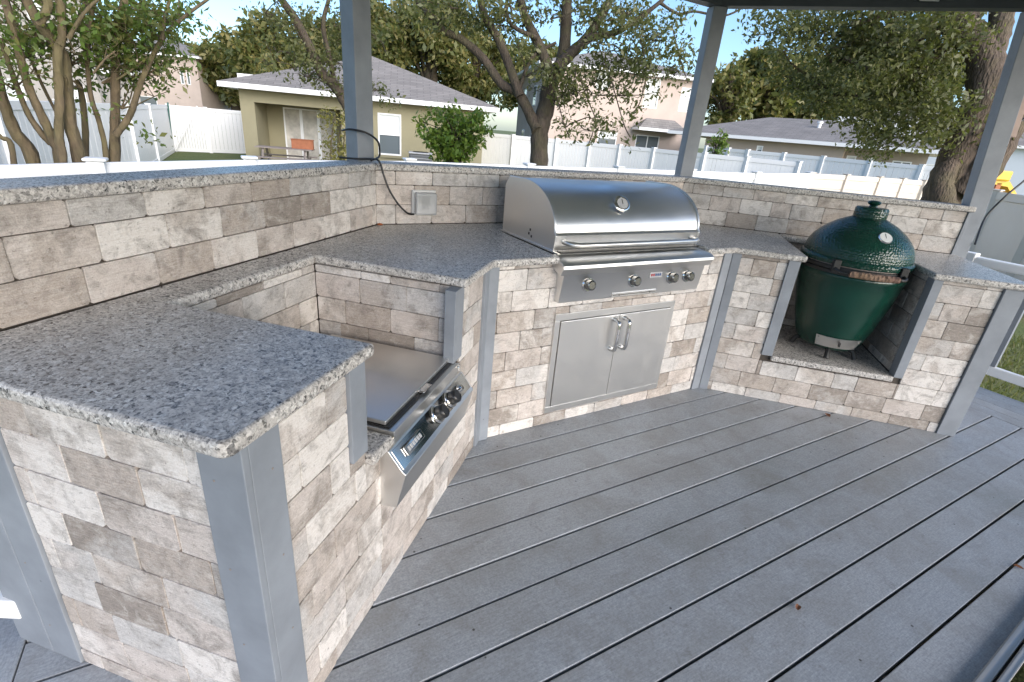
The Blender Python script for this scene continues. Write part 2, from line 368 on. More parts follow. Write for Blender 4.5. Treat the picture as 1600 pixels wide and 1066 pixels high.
# ---- low back walls with granite caps
def back_wall(fr, name, label, s0, s1):
    o = FR[fr][0]; t = thing(name, label, 'wall', (o[0], o[1], 0), FR[fr][1]); return t
capn, capb = .018, -.145
def wall_poly(fr, n0, n1, s0=None, s1=None, left=None, right=None):
    """plan polygon in the wall's own frame; mitred with the neighbour where given"""
    def end(s, nb, n): return loc(fr, meet(fr, n, nb, n)) if nb else (s, -n)
    return [end(s0, left, n0), end(s1, right, n0), end(s1, right, n1), end(s0, left, n1)]
walls = {}
for fr, lab, s0, s1, lf, rt in (('L','low whitewashed brick back wall behind the side burner counter',-1.74,0,None,'M'),
                                ('M','low whitewashed brick back wall behind the big stainless grill',0,WM,'L','R'),
                                ('R','low whitewashed brick back wall behind the green ceramic cooker',0,1.72,'M',None)):
    t = walls[fr] = back_wall(fr, 'brick_back_wall', lab, s0, s1)
    MB().prism(wall_poly(fr, -.01, -.12, s0, s1, lf, rt), 0, ZB).build('core', M['core'], t)
    MB().prism(wall_poly(fr, capn, capb, s0-.03 if not lf else 0, s1+.03 if not rt else 0, lf, rt), ZB+.001, ZT).build('granite_cap', M['granite'], t, bevel=.008)
    ln = {'L':1.74, 'M':WM, 'R':1.72}[fr]
    bricks(t, s0, s1, ZC+.001, ZB, (0, .01), 0, (), ZC+.001, seed={'L':1,'M':2,'R':3}[fr])
MB().box(-1.757, -1.741, .001, .125, 0, ZB).build('end_board', M['paint'], walls['L'], bevel=.002)
MB().box(1.721, 1.737, -.009, .125, 0, ZB).build('end_board', M['paint'], walls['R'], bevel=.002)

# ---- left counter with the dropped burner bay
cl = thing('brick_counter', 'whitewashed brick counter with granite top and dropped bay holding the side burner', 'counter', (0,0,0), R(45))
c = MB().box(-1.74, -1.36, -.72, -.012, 0, ZS); c.box(-1.359, -.69, -.72, -.012, 0, .54); c.box(-1.359, -.69, -.12, -.012, .541, ZS); c.build('core', M['core'], cl)
MB().prism([(-1.805,-.001),(-.703,-.001),(-.703,-.14),(-1.335,-.14),(-1.335,-.762),(-1.79,-.762),(-1.805,-.747)], ZS+.001, ZC).build('countertop', M['granite'], cl, bevel=.011, seg=3)
MB().prism([(-1.349,-.131),(-.701,-.131),(-.701,-.2),(-1.235,-.2),(-1.235,-.757),(-1.349,-.757)], .545, .58).build('burner_bay_slab', M['granite'], cl, bevel=.011, seg=3)
MB().prism([(-.725,-.202),(-.701,-.202),(-.701,-.757),(-.725,-.757)], .545, .58).build('burner_bay_slab', M['granite'], cl, bevel=.011, seg=3)
PH = (-1.27, -.705, .345, .545)
LMd = loc('L', meet('L', DL, 'M', DM))
bricks(cl, -1.66, LMd[0]-.001, 0, ZS, (0, -.72), 0, ((-1.42, -1.349, .595, .9), (-1.349, -.66, .545, .9), (-.755, -.66, .59, .9), PH), ZS-.02, seed=21)
bricks(cl, .1, .64, 0, ZS, (-1.74, 0), R(-90), (), ZS-.03, seed=22)
bricks(cl, -1.349, -.701, .58, ZS, (0, -.12), 0, (), ZS-.03, seed=23)
bricks(cl, .131, .71, .58, ZS, (-1.36, -.84), R(90), (), ZS-.03, seed=24)
# painted trim boards
tp = M['paint']
MB().box(-1.757, -1.74, -.742, -.64, 0, ZS).build('corner_board', tp, cl, bevel=.002)
MB().box(-1.74, -1.66, -.742, -.72, 0, ZS).build('corner_board', tp, cl, bevel=.002)
MB().box(-1.757, -1.74, -.098, .0, 0, ZS).build('corner_board', tp, cl, bevel=.002)
for z in (.12, .34, .56, .78):
    for x, y, rz_ in ((-1.758, -.672, -90), (-1.758, -.03, -90), (-1.69, -.743, 0)):
        nl_ = MB().lathe([(.0026,0),(.002,.0006)], 8, (0,0,0), 'y').build('nail_head', M['weather'], cl); nl_.location = (x, y, z); nl_.rotation_euler = (0,0,R(rz_))
MB().box(-1.42, -1.351, -.742, -.72, .6, ZS).build('bay_trim', tp, cl, bevel=.002)
MB().box(-.75, -.665, -.742, -.7, .59, ZS).build('bay_trim', tp, cl, bevel=.002)

# ---- middle counter (grill) with both mitred corners
cm = thing('brick_counter', 'whitewashed brick counter carrying the big grill above steel access doors', 'counter')
mr = meet('M', DM-.01, 'R', DR-.01); lm = meet('L', DL-.01, 'M', DM-.01)
core = [W('L',-.689,.012), meet('L',.012,'M',.012), meet('M',.012,'R',.012), W('R',.66,.012), W('R',.66,DR-.01), mr, lm, W('L',-.689,DL-.01)]
MB().prism(core, 0, ZS).build('core', M['core'], cm)
mr2 = meet('M', .80, 'R', .812); lm2 = meet('L', .762, 'M', .80)
top = [W('L',-.7,.001), meet('L',.001,'M',.001), meet('M',.001,'R',.001), W('R',.69,.001), W('R',.69,.812), mr2, (1.592,-.80), (1.592,-.215), (.612,-.215), (.612,-.80), lm2, W('L',-.7,.762)]
MB().prism(top, ZS+.001, ZC).build('countertop', M['granite'], cm, bevel=.011, seg=3)
x0, x1 = meet('L', DL, 'M', DM)[0], meet('M', DM, 'R', DR)[0]
bricks(cm, x0+.05, x1-.06, 0, ZS, (0, -DM+.01), 0, ((.645, 1.435, .075, .62),), ZS-.02, seed=31)
nb = thing  # noqa
# the burner bay's far side wall belongs to this counter
p = W('L', -.69, .131); bricks(cm, 0, .572, .58, ZS, p, R(-45), (), ZS-.03, seed=33)
for a, b, nm in ((x0-.002, x0+.05, 0), (x1-.07, x1-.006, 0)):
    MB().box(a, b, -DM-.012, -DM+.008, 0, ZS).build('corner_board', tp, cm, bevel=.002)
q = MB().box(LMd[0]-.06, LMd[0]-.009, -DL-.012, -DL+.008, 0, ZS).build('corner_board', tp, cm, bevel=.002); q.rotation_euler = (0,0,R(45))

# ---- right counter with the cooker niche
cr = thing('brick_counter', 'whitewashed brick counter with a deep niche holding the green ceramic cooker', 'counter', (WM,0,0), R(-45))
MRd = loc('R', meet('M', DM, 'R', DR))
c = MB().box(1.327, 1.705, -.77, -.012, 0, ZS); c.box(.661, 1.326, -.77, -.012, 0, .264); c.box(.661, 1.326, -.1, -.012, .265, ZS); c.build('core', M['core'], cr)
MB().prism([(.692,-.001),(1.75,-.001),(1.75,-.812),(1.295,-.812),(1.295,-.13),(.692,-.13)], ZS+.001, ZC).build('countertop', M['granite'], cr, bevel=.011, seg=3)
MB().prism([(.664,-.112),(1.315,-.112),(1.315,-.797),(.664,-.797)], .266, .3).build('niche_shelf', M['granite'], cr, bevel=.008, seg=3)
bricks(cr, MRd[0]+.055, 1.63, 0, ZS, (0, -.77), 0, ((.607, 1.36, .255, .9),), ZS-.02, seed=41)
bricks(cr, .1, .7, .3, ZS, (1.327, 0), R(-90), (), ZS-.03, seed=42)
bricks(cr, .664, 1.315, .3, ZS, (0, -.1), 0, (), ZS-.03, seed=43)
bricks(cr, -.7, -.112, .3, ZS, (.66, -.0), R(90), (), ZS-.03, seed=44)
bricks(cr, .08, .7, 0, ZS, (1.705, -.78), R(90), (), ZS-.03, seed=45)
MB().box(.607, .667, -.792, -.72, .296, ZS).build('niche_trim', tp, cr, bevel=.002)
MB().box(1.313, 1.358, -.792, -.72, .296, ZS).build('niche_trim', tp, cr, bevel=.002)
MB().box(1.632, 1.722, -.793, -.77, 0, ZS).build('corner_board', tp, cr, bevel=.002)
MB().box(1.705, 1.722, -.769, -.70, 0, ZS).build('corner_board', tp, cr, bevel=.002)
MB().box(MRd[0]+.006, MRd[0]+.055, -DR-.012, -DR+.008, 0, ZS).build('corner_board', tp, cr, bevel=.002)

# ------------------------------------------------------------------ built-in grill
g = thing('gas_grill', 'large built-in stainless gas grill with domed hood and four knobs', 'grill', (0,0,0))
GX0, GX1 = .628, 1.585
def arc(y0, z0, y1, z1, bulge, n=14):
    out = []
    for i in range(n+1):
        t = i/n; a = t*math.pi/2
        out.append((y0+(y1-y0)*(1-math.cos(a))**bulge, z0+(z1-z0)*math.sin(a)))
    return out
hp = [(-.70,.905),(-.712,.985)]+[(-.70+ (.30)*(1-math.cos(t))**1.0, .985+.213*math.sin(t)) for t in np.linspace(0.05, math.pi/2, 16)]+[(-.25,1.192),(-.215,1.15),(-.215,.905)]
MB().xprism(hp, GX0+.012, GX1-.012).build('hood', M['steel_v'], g, smooth=30)
for xa, xb in ((GX0, GX0+.0115), (GX1-.0115, GX1)):
    MB().xprism([(-.706,.905),(-.718,.985)]+[(y-.006, z+.006) for y, z in hp[2:18]]+[(-.245,1.2),(-.208,1.152),(-.208,.905)], xa, xb).build('hood_end', M['steel'], g, smooth=30, bevel=.002)
MB().box(GX0+.02, GX1-.02, -.745, -.713, .908, .916).build('hood_gap', M['black'], g)
MB().box(GX0-.014, GX0-.001, -.77, -.2, .911, .917).build('flange', M['steel'], g)
MB().box(GX1+.001, GX1+.006, -.77, -.2, .911, .917).build('flange', M['steel'], g)
hx0, hx1 = .685, 1.53
hpts = [(hx0, -.708, .955), (hx0, -.74, .955), (hx0+.012, -.765, .953), (hx0+.045, -.778, .952), (hx1-.045, -.778, .952), (hx1-.012, -.765, .953), (hx1, -.74, .955), (hx1, -.708, .955)]
MB().tube(hpts, .0125, 12).build('handle', M['steel'], g, smooth=50)
th = MB().lathe([(.042,0),(.042,.006),(.036,.011),(.030,.011),(.030,.0095)], 32, (0,0,0), 'y').build('thermometer', M['chrome'], g, smooth=40)
th.location = (1.045, -.655, 1.122); th.rotation_euler = (R(-34), 0, 0); th.scale = (1.15,1,1)
d = MB().lathe([(.029,.0096),(.029,.0102)], 24, (0,0,0), 'y').build('dial', M['grey'], th)
MB().box(-.002, .002, -.0112, -.0104, -.004, .022).build('needle', M['iron'], th)
# control panel: rounded top bar, then a flat face
pp = [(-.70,.69),(-.70,.898),(-.80,.893),(-.83,.886),(-.842,.876),(-.845,.862),(-.822,.826),(-.805,.69)]
MB().xprism(pp[:], .625, 1.555).build('control_panel', M['steel'], g, smooth=30, bevel=.002)
MB().xprism([(-.71,.862),(-.71,.9),(-.80,.8955),(-.832,.888),(-.8445,.878),(-.8475,.862),(-.826,.829)], .602, 1.585).build('front_rail', M['steel'], g, smooth=35, bevel=.002)
def knob(parent, x, y, z, r, tilt, dk=False):
    k = MB().lathe([(r*1.28,0),(r*1.28,.004),(r*1.12,.009)], 28, (0,0,0), 'y').build('knob', M['chrome'], parent, smooth=40)
    k.location = (x, y, z); k.rotation_euler = (R(tilt), 0, 0)
    MB().lathe([(r*.95,.009),(r*.93,.016),(r*.9,.026)], 28, (0,0,0), 'y').build('grip', M['black' if dk else 'steel_dark'], k, smooth=30)
    MB().lathe([(r*.95,.0262),(r*.9,.034),(r*.72,.038),(r*.66,.036)], 28, (0,0,0), 'y').build('knob_cap', M['black' if dk else 'steel_dark'], k, smooth=40)
    return k
for x in (.775, 1.06, 1.322, 1.44): knob(g, x, -.814, .775, .027, -6)
MB().box(1.162, 1.246, -.821, -.812, .782, .810).build('badge', M['grey'], g).rotation_euler = (0,0,0)
lp = [o for o in g.children if o.name.startswith('badge')][0]
for i in range(5): MB().box(1.170+i*.0145, 1.180+i*.0145, -.8222, -.8209, .790, .803).build('badge_letter', M['red'] if i < 2 else M['blue'], lp)
tr = MB().box(.94, 1.235, -.812, -.803, .694, .716).build('drip_tray_front', M['steel'], g, bevel=.002)
MB().box(.945, 1.23, -.8135, -.8122, .703, .706).build('slot', M['iron'], tr)
for x in (.985, 1.19): MB().lathe([(.004,0),(.004,.002)], 10, (x,-.812,.704), 'y').build('screw', M['iron'], tr)
for y, z in ((-.5,.965),(-.49,.945),(-.515,.935)): MB().box(GX0-.001, GX0+.001, y, y+.012, z, z+.012).build('hinge_hole', M['black'], g)

# ------------------------------------------------------------------ access doors
ad = thing('access_doors', 'pair of flush stainless access doors with bow handles below the grill', 'cabinet door', (0,0,0))
DX0, DX1, DZ0, DZ1 = .641, 1.440, .073, .622; yf = -DM
f = MB()
f.box(DX0, DX1, yf-.012, yf+.008, DZ0, DZ0+.035).box(DX0, DX1, yf-.012, yf+.008, DZ1-.035, DZ1)
f.box(DX0, DX0+.03, yf-.012, yf+.008, DZ0+.0351, DZ1-.0351).box(DX1-.03, DX1, yf-.012, yf+.008, DZ0+.0351, DZ1-.0351).build('frame', M['steel'], ad, bevel=.001)
MB().box(DX0+.031, DX1-.031, yf+.002, yf+.007, DZ0+.036, DZ1-.036).build('backing', M['black'], ad)
mx = (DX0+DX1)/2+.002
for a, b, hx in ((DX0+.033, mx-.0015, mx-.035), (mx+.0015, DX1-.033, mx+.035)):
    dr = MB().box(a, b, yf-.018, yf, DZ0+.038, DZ1-.038).build('door', M['steel_v'], ad, bevel=.002)
    MB().tube([(hx, yf-.018, .562), (hx, yf-.04, .562), (hx, yf-.056, .556), (hx, yf-.06, .545), (hx, yf-.06, .415), (hx, yf-.056, .404), (hx, yf-.04, .398), (hx, yf-.018, .398)], .0112, 12).build('handle', M['chrome'], dr, smooth=50)
    for z in (.562, .398): MB().lathe([(.013,0),(.012,.008)], 16, (hx, yf-.018, z), 'y').build('handle_foot', M['chrome'], dr, smooth=40)

# ------------------------------------------------------------------ side burner
sb = thing('side_burner', 'drop-in stainless side burner with flat lid and two black knobs', 'burner', (0,0,0), R(45))
MB().box(-1.233, -.727, -.755, -.205, .47, .588).build('body', M['steel'], sb, bevel=.002)
MB().box(-1.222, -.735, -.722, -.215, .594, .609).build('lid', M['steel'], sb, bevel=.003)
MB().box(-1.225, -.732, -.735, -.212, .5885, .5935).build('lid_gap', M['black'], sb)
MB().box(-1.01, -.95, -.745, -.723, .597, .605).build('lid_tab', M['chrome'], sb, bevel=.002)
pr = [(-.722,.548),(-.722,.345),(-.782,.352),(-.812,.478),(-.80,.488),(-.757,.546)]
MB().xprism(pr, -1.272, -.702).build('control_box', M['steel'], sb, smooth=20, bevel=.0015)
fa = MB().add([(-1.262,-.7625,.5415),(-.712,-.7625,.5415),(-.712,-.8015,.4895),(-1.262,-.8015,.4895),(-1.262,-.7605,.540),(-.712,-.7605,.540),(-.712,-.7995,.488),(-1.262,-.7995,.488)],
    [(0,1,2,3),(7,6,5,4),(0,4,5,1),(1,5,6,2),(2,6,7,3),(3,7,4,0)]).build('control_face', M['mirror'], sb)
tl = -38
for x in (-.985, -.875): knob(sb, x, -.783, .5165, .026, tl, True)
ig = MB().lathe([(.016,0),(.015,.008),(.009,.02)], 20, (0,0,0), 'y').build('igniter', M['chrome'], sb, smooth=40); ig.location = (-.795,-.783,.5165); ig.rotation_euler = (R(tl),0,0)
bd = MB().box(-.055, .055, -.008, 0, -.016, .016).build('badge', M['chrome'], sb, bevel=.003); bd.location = (-1.165,-.782,.517); bd.rotation_euler = (R(tl),0,0)
for i in range(6): MB().box(-.042+i*.0145, -.033+i*.0145, -.0092, -.008, -.007, .007).build('badge_letter', M['grey'], bd)
for x in (-1.24, -.735): MB().lathe([(.005,0),(.004,.003)], 10, (x, -.757, .575), 'y').build('screw', M['chrome'], sb)

# ------------------------------------------------------------------ green ceramic cooker
ex, ey = W('R', 1.02, .50); SZ = .3
eg = thing('ceramic_cooker', 'egg-shaped dark green ceramic cooker with dimpled dome in a brick niche', 'grill', (ex, ey, SZ), R(-45))
prof = [(.09,.045),(.15,.05),(.172,.07),(.192,.12),(.214,.19),(.236,.28),(.256,.37),(.269,.44),(.277,.49),(.284,.497),(.286,.51),(.284,.523),(.276,.528)]
MB().lathe(prof, 72).build('base', M['eggs'], eg, smooth=50)
dome = [(.278,.572),(.288,.576),(.291,.59),(.288,.604),(.277,.61)]+[(float(np.interp(t, [0,.12,.25,.4,.55,.7,.85,1], [.277,.2745,.267,.251,.226,.192,.146,.08])), .612+.212*t) for t in np.linspace(0, 1, 20)]
MB().lathe(dome, 72).build('dome', M['egg'], eg, smooth=50)
for z in (.533, .556): MB().lathe([(.281,z-.011),(.2865,z-.009),(.2865,z+.009),(.281,z+.011)], 64).build('band', M['iron'], eg, smooth=30)
MB().lathe([(.276,.522),(.276,.58)], 64).build('gasket', M['weather'], eg)
zt = dome[-1][1]
MB().lathe([(.078,zt-.02),(.083,zt-.005),(.083,zt+.046),(.076,zt+.055),(.03,zt+.057)], 40).build('chimney_cap', M['egg'], eg, smooth=45)
MB().lathe([(.022,zt+.058),(.018,zt+.066),(.028,zt+.072),(.034,zt+.08),(.028,zt+.089),(.012,zt+.093)], 28).build('cap_knob', M['eggs'], eg, smooth=50)
tx, tz = .255, .76
t = MB().lathe([(.036,0),(.036,.010),(.033,.014)], 32, (0,0,0), 'y').build('thermometer', M['chrome'], eg, smooth=40); t.location = (.035,-.200,.738); t.rotation_euler = (R(-48),0,R(10))
MB().lathe([(.032,.0142),(.032,.0148)], 28, (0,0,0), 'y').build('dial', M['dial'], t)
MB().box(-.0012,.0012,-.0162,-.015,-.006,.024).build('needle', M['iron'], t)
# wooden handle on two iron brackets
ha = .33
pts = [(.352*math.sin(a), -.352*math.cos(a), .552) for a in np.linspace(-ha, ha, 9)]
MB().tube([(-.118,-.335,.552),(-.05,-.344,.552),(.05,-.344,.552),(.118,-.335,.552)], [.0165,.0185,.0185,.0165], 14).build('handle', M['wood'], eg, smooth=50)
for sx in (-1, 1):
    MB().tube([(sx*.125,-.334,.552),(sx*.15,-.325,.552),(sx*.165,-.30,.555),(sx*.17,-.24,.56)], .008, 8).build('handle_bracket', M['iron'], eg, smooth=50)
    MB().box(sx*.165-.018, sx*.165+.018, -.262, -.225, .535, .605).build('band_clamp', M['iron'], eg, bevel=.004)
# curved draft door
vs = []; fs = []; na = 14
for i in range(na+1):
    a = -.62+1.24*i/na
    for zz in (.075, .143):
        rr = float(np.interp(zz, [.05,.07,.12,.19], [.15,.172,.192,.214]))+.006
        for dr_ in (0, .005): vs.append(((rr+dr_)*math.sin(a), -(rr+dr_)*math.cos(a), zz))
for i in range(na):
    b = i*4; fs += [(b+1,b+5,b+7,b+3),(b,b+2,b+6,b+4),(b+2,b+3,b+7,b+6),(b,b+4,b+5,b+1)]
fs += [(0,1,3,2),(na*4,na*4+2,na*4+3,na*4+1)]
dd = MB().add(vs, fs).build('draft_door', M['steel'], eg, smooth=50)
MB().box(-.004,.004,-.222,-.206,.098,.122).build('draft_door_knob', M['iron'], dd)
for sx in (-1, 1):
    for z in (.085, .133):
        aa = sx*.55; rr = float(np.interp(z, [.05,.07,.12,.19], [.15,.172,.192,.214]))+.011
        MB().lathe([(.004,0),(.003,.003)], 8, (rr*math.sin(aa), -rr*math.cos(aa), z), 'y').build('screw', M['chrome'], dd)
for a in (R(-100), R(-40), R(170), R(45)):
    cx, cy = math.cos(a), math.sin(a)
    MB().tube([(.12*cx,.12*cy,.06),(.165*cx,.165*cy,.045),(.185*cx,.185*cy,.004)], [.02,.013,.016], 8).build('foot', M['iron'], eg, smooth=40)
MB().box(-.06,.06,.24,.31,.50,.62).build('rear_hinge', M['iron'], eg, bevel=.008)

# ------------------------------------------------------------------ outlet and cable
ob = thing('outlet_box', 'weatherproof outlet box with clear bubble cover on the back wall', 'outlet', (.25,0,1.022))
MB().box(-.066,.066,-.018,-.0,-.066,.066).build('base_plate', M['silver'], ob, bevel=.006)
MB().box(-.058,.058,-.062,-.0185,-.058,.058).build('bubble_cover', M['frosted'], ob, bevel=.012, seg=3)
MB().box(-.02,.02,-.028,-.0186,-.035,.035).build('receptacle', M['iron'], ob)
V1 = (-.036, .15)
pts = [(.19,-.024,.965),(.15,-.045,.975),(.10,-.05,1.02),(.055,-.045,1.09),(.03,-.038,1.16),(.018,-.034,1.205),(.005,-.02,1.228),(-.02,.03,1.226),(-.09,.06,1.222),(-.15,.1,1.222)]
def smooth_path(p, n=6):
    p = [Vector(q) for q in p]; out = []
    for i in range(len(p)-1):
        a, b, c, d = p[max(i-1,0)], p[i], p[i+1], p[min(i+2,len(p)-1)]
        for k in range(n):
            t = k/n; out.append(.5*((2*b)+(c-a)*t+(2*a-5*b+4*c-d)*t*t+(3*b-a-3*c+d)*t**3))
    return out+[p[-1]]
cb = thing('power_cable', 'black power cable running from the outlet box and looped round the post', 'cable', (.19,-.024,.965))
def wpart(mb, name, mat, parent, **k):
    o = mb.build(name, mat, parent, **k); o.matrix_parent_inverse = Matrix.Translation(-Vector(parent.location)); return o
wpart(MB().tube(smooth_path(pts), .005, 8), 'cord', M['black'], cb, smooth=60)
wpart(MB().tube(smooth_path([(-.02,.0,1.222),(.035,.065,1.235),(.045,.08,1.262),(.03,.06,1.31),(-.03,.035,1.345),(-.10,.07,1.355),(-.125,.13,1.345)]), .005, 8), 'cord', M['black'], cb, smooth=60)
tag(MB().lathe([(.012,0),(.016,.004),(.006,.008)], 9, (.012,-.018,.911)).build('rusty_debris', M['rust']), 'small rusty crumb lying where the back walls meet the counter', 'debris')

# ------------------------------------------------------------------ gazebo
gz = thing('gazebo', 'grey painted timber gazebo with posts and beams round the cook area', 'gazebo', (1.1,-2.62,0))
def gpart(mb, name, mat=None, **k): return wpart(mb, name, mat or tp, gz, **k)
v3 = W('R', 1.765, -.055); v4 = W('L', -1.70, -.06)
V = [(-.036,.15), (2.31,.15), v3, (v3[0]+.05,-3.9), (2.3,-5.35), (0,-5.35), (v4[0]-.02,-3.95), v4]
ZBM = 2.262
def post(c, rz, wd=.098, z0=-.6, lean=(0,0)):
    h = wd/2; vs = []
    for z, dx, dy in ((z0,0,0),(1.2,0,0),(ZBM,lean[0],lean[1])):
        for sx, sy in ((-1,-1),(1,-1),(1,1),(-1,1)):
            x = sx*h*math.cos(rz)-sy*h*math.sin(rz); y = sx*h*math.sin(rz)+sy*h*math.cos(rz)
            vs.append((c[0]+x+dx, c[1]+y+dy, z))
    fs = [(3,2,1,0),(8,9,10,11)]+[(k*4+i,k*4+(i+1)%4,k*4+4+(i+1)%4,k*4+4+i) for k in (0,1) for i in range(4)]
    gpart(MB().add(vs, fs), 'post', bevel=.003)
lean3 = (-.06, .075)
for i, (c, a) in enumerate(zip(V, (22, -22, -45, 0, 22, -22, 0, 45))): post(c, R(a), lean=lean3 if i == 2 else (0,0))
V[2] = (V[2][0]+lean3[0], V[2][1]+lean3[1])
for i in range(8):
    a, b = Vector((*V[i],0)), Vector((*V[(i+1)%8],0)); dd_ = (b-a).normalized(); nn = Vector((-dd_.y, dd_.x, 0))
    a2, b2 = a-dd_*.04, b+dd_*.04
    poly = [(a2+nn*.045)[:2], (b2+nn*.045)[:2], (b2-nn*.045)[:2], (a2-nn*.045)[:2]]
    zz = ZBM+.001+.0015*(i%2)
    gpart(MB().prism(poly, zz, zz+.185), 'beam', M['beam_shade'], bevel=.003)  # shade on the beams is put into their colour, darker than the trim
ctr = Vector((1.1,-2.62,3.75)); RZ = ZBM+.19
for i in range(8):
    a, b = V[i], V[(i+1)%8]
    ea = Vector((ctr.x+(a[0]-ctr.x)*1.09, ctr.y+(a[1]-ctr.y)*1.09, RZ-.06)); eb = Vector((ctr.x+(b[0]-ctr.x)*1.09, ctr.y+(b[1]-ctr.y)*1.09, RZ-.06))
    up = Vector((0,0,.04))
    gpart(MB().add([ea,eb,ctr,ea+up,eb+up,ctr+up], [(0,2,1),(3,4,5),(0,1,4,3),(1,2,5,4),(2,0,3,5)]), 'roof_panel', M['ceil'])  # unseen underside, made white to bounce light into the cook area
    p0 = Vector((a[0],a[1],RZ-.02)); gpart(MB().tube([p0-Vector((0,0,.06)), ctr-Vector((0,0,.1))], .04, 4), 'rafter')
# bracket on the beam, bare wood batten and wires by the right post
bm_ = (Vector((*V[1],0))+(Vector((*V[2],0))-Vector((*V[1],0)))*.68)
nrm = Vector((-S2,-S2,0)); al = Vector((S2,-S2,0))
c0 = bm_+nrm*.05
gpart(MB().prism([tuple((c0-al*.05)[:2]), tuple((c0+al*.05)[:2]), tuple((c0+al*.05+nrm*.012)[:2]), tuple((c0-al*.05+nrm*.012)[:2])], ZBM+.03, ZBM+.17), 'steel_bracket', M['steel'], bevel=.004)
pw = Vector((*v3, 0)); rt_ = Vector((.707,-.707,0))
b0 = pw+rt_*.064+Vector((0,0,1.62))+Vector((lean3[0]*.45, lean3[1]*.45, 0))
bt = tag(MB().add([b0+rt_*i*.03+nrm*j*.025+Vector((lean3[0]*.35*k, lean3[1]*.35*k, k*.36)) for k in (0,1) for (i,j) in ((0,-1),(1,-1),(1,1),(0,1))],
    [(0,1,2,3),(7,6,5,4),(0,4,5,1),(1,5,6,2),(2,6,7,3),(3,7,4,0)]).build('wood_batten', M['pinkwood'], bevel=.002), 'short bare wood batten screwed to the side of the gazebo corner post', 'batten')
w0 = pw+rt_*.06+nrm*.06
wire_pts = [w0+Vector((0,0,.99)), pz(1540,340,1.06)*0+px(1540,340,4.55), px(1570,308,4.6), px(1600,283,4.7), px(1640,250,4.8)]
tag(MB().tube(smooth_path(wire_pts), .006, 8).build('drooping_wire', M['black'], smooth=60), 'thin dark wire drooping from the gazebo corner post past the almond fence', 'wire')
tag(MB().tube(smooth_path([px(1562,204,4.5), px(1580,198,4.5), px(1600,186,4.55), px(1640,165,4.6)]), .008, 8).build('upper_wire', M['black'], smooth=60), 'thick dark cable leaving the gazebo corner post beside the wood batten', 'cable')

# ------------------------------------------------------------------ railings
def railing(p0, p1, label, zt=.865, step=.29, posts=(0, 1)):
    a, b = Vector((*p0,0)), Vector((*p1,0)); L = (b-a).length; t = thing('deck_railing', label, 'railing', a, math.atan2((b-a).y, (b-a).x), 'white deck railings')
    MB().box(0, L, -.022, .022, .095, .16).build('bottom_rail', M['vinyl'], t, bevel=.006)
    MB().box(0, L, -.035, .035, zt-.06, zt).build('top_rail', M['vinyl'], t, bevel=.012)
    x = .12
    while x < L: MB().box(x-.019, x+.019, -.018, .018, .161, zt-.061).build('baluster', tp, t, bevel=.002); x += step
    for x in [(.03, L-.03)[k] for k in posts]: MB().box(x-.04, x+.04, -.04, .04, -.6, zt+.02).build('rail_post', M['vinyl'], t, bevel=.006)
    return t
railing((3.92,-1.12), (3.92,-3.9), 'white railing with grey balusters past the counter holding the green cooker')
railing((-1.29,-1.17), (-2.4,-.56), 'short white railing with grey balusters past the side burner counter', posts=(1,))

# door sill of the house by the camera
ds = thing('door_sill', 'ribbed aluminium sliding door sill along the last deck board', 'door sill', (1.4,-2.506,0), R(2.4))
for i, (y, h, ww) in enumerate(((.022,.026,.03),(-.01,.034,.022))): MB().box(-1.1, 2.2, y-ww/2, y+ww/2, -.02, h).build('track', M['alu'], ds, bevel=.004)
tag(MB().box(-3.2, 5, -4.6, -2.56, -.05, .004).build('floor', M['slab']), kind='structure')

# fallen leaves
def fallen(x, y, a, sz, label):
    n = 9; vs = [(0,0,.004)]+[(sz*math.cos(2*math.pi*i/n)*(1 if i%2 else .8), sz*.55*math.sin(2*math.pi*i/n), .004+.006*abs(math.sin(2*math.pi*i/n))) for i in range(n)]
    o = MB().add(vs, [(0,i+1,(i+1)%n+1) for i in range(n)]).build('fallen_leaf', M['dead']); o.location = (x,y,.001); o.rotation_euler = (0,0,a)
    tag(o, label, 'leaf', 'fallen leaves on the deck')
fallen(.848,-2.081,.3,.016,'curled brown leaf lying alone in the middle of a deck board')
fallen(2.315,-1.33,.9,.026,'orange brown leaf lying against the bricks below the green cooker')
fallen(2.603,-1.521,2.4,.022,'narrow brown leaf lying on the deck near the corner board')
fallen(1.855,-2.358,1.9,.018,'pale brown leaf lying on the last board near the door sill')

# ------------------------------------------------------------------ plants
def leaf_mesh(name, mat, centers, radii, counts, size, squash=.8, up=.3):
    P = []
    for c, r, k in zip(centers, radii, counts):
        d = RNG.normal(size=(k,3)); d /= np.linalg.norm(d, axis=1)[:,None]
        P.append(np.array(c)+d*(r*RNG.random(k)**.45)[:,None]*np.array([1,1,squash]))
    P = np.concatenate(P); n = len(P)
    a = RNG.normal(size=(n,3)); a[:,2] -= up; a /= np.linalg.norm(a, axis=1)[:,None]
    b = np.cross(a, RNG.normal(size=(n,3))); b /= np.linalg.norm(b, axis=1)[:,None]
    s = size*RNG.choice([.5,.75,1.,1.25,1.6], n)[:,None]*RNG.uniform(.85,1.15,n)[:,None]
    nrm = np.cross(a, b)
    V_ = np.stack([P, P+a*s*.5+b*s*.24+nrm*s*.06, P+a*s, P+a*s*.5-b*s*.24+nrm*s*.06], 1).reshape(-1,3)
    me = bpy.data.meshes.new(name); me.vertices.add(4*n); me.vertices.foreach_set('co', V_.ravel())
    me.loops.add(4*n); me.loops.foreach_set('vertex_index', np.arange(4*n)); me.polygons.add(n)
    me.polygons.foreach_set('loop_start', np.arange(0,4*n,4)); me.polygons.foreach_set('loop_total', np.full(n,4)); me.update(calc_edges=True)
    me.materials.append(mat); return me
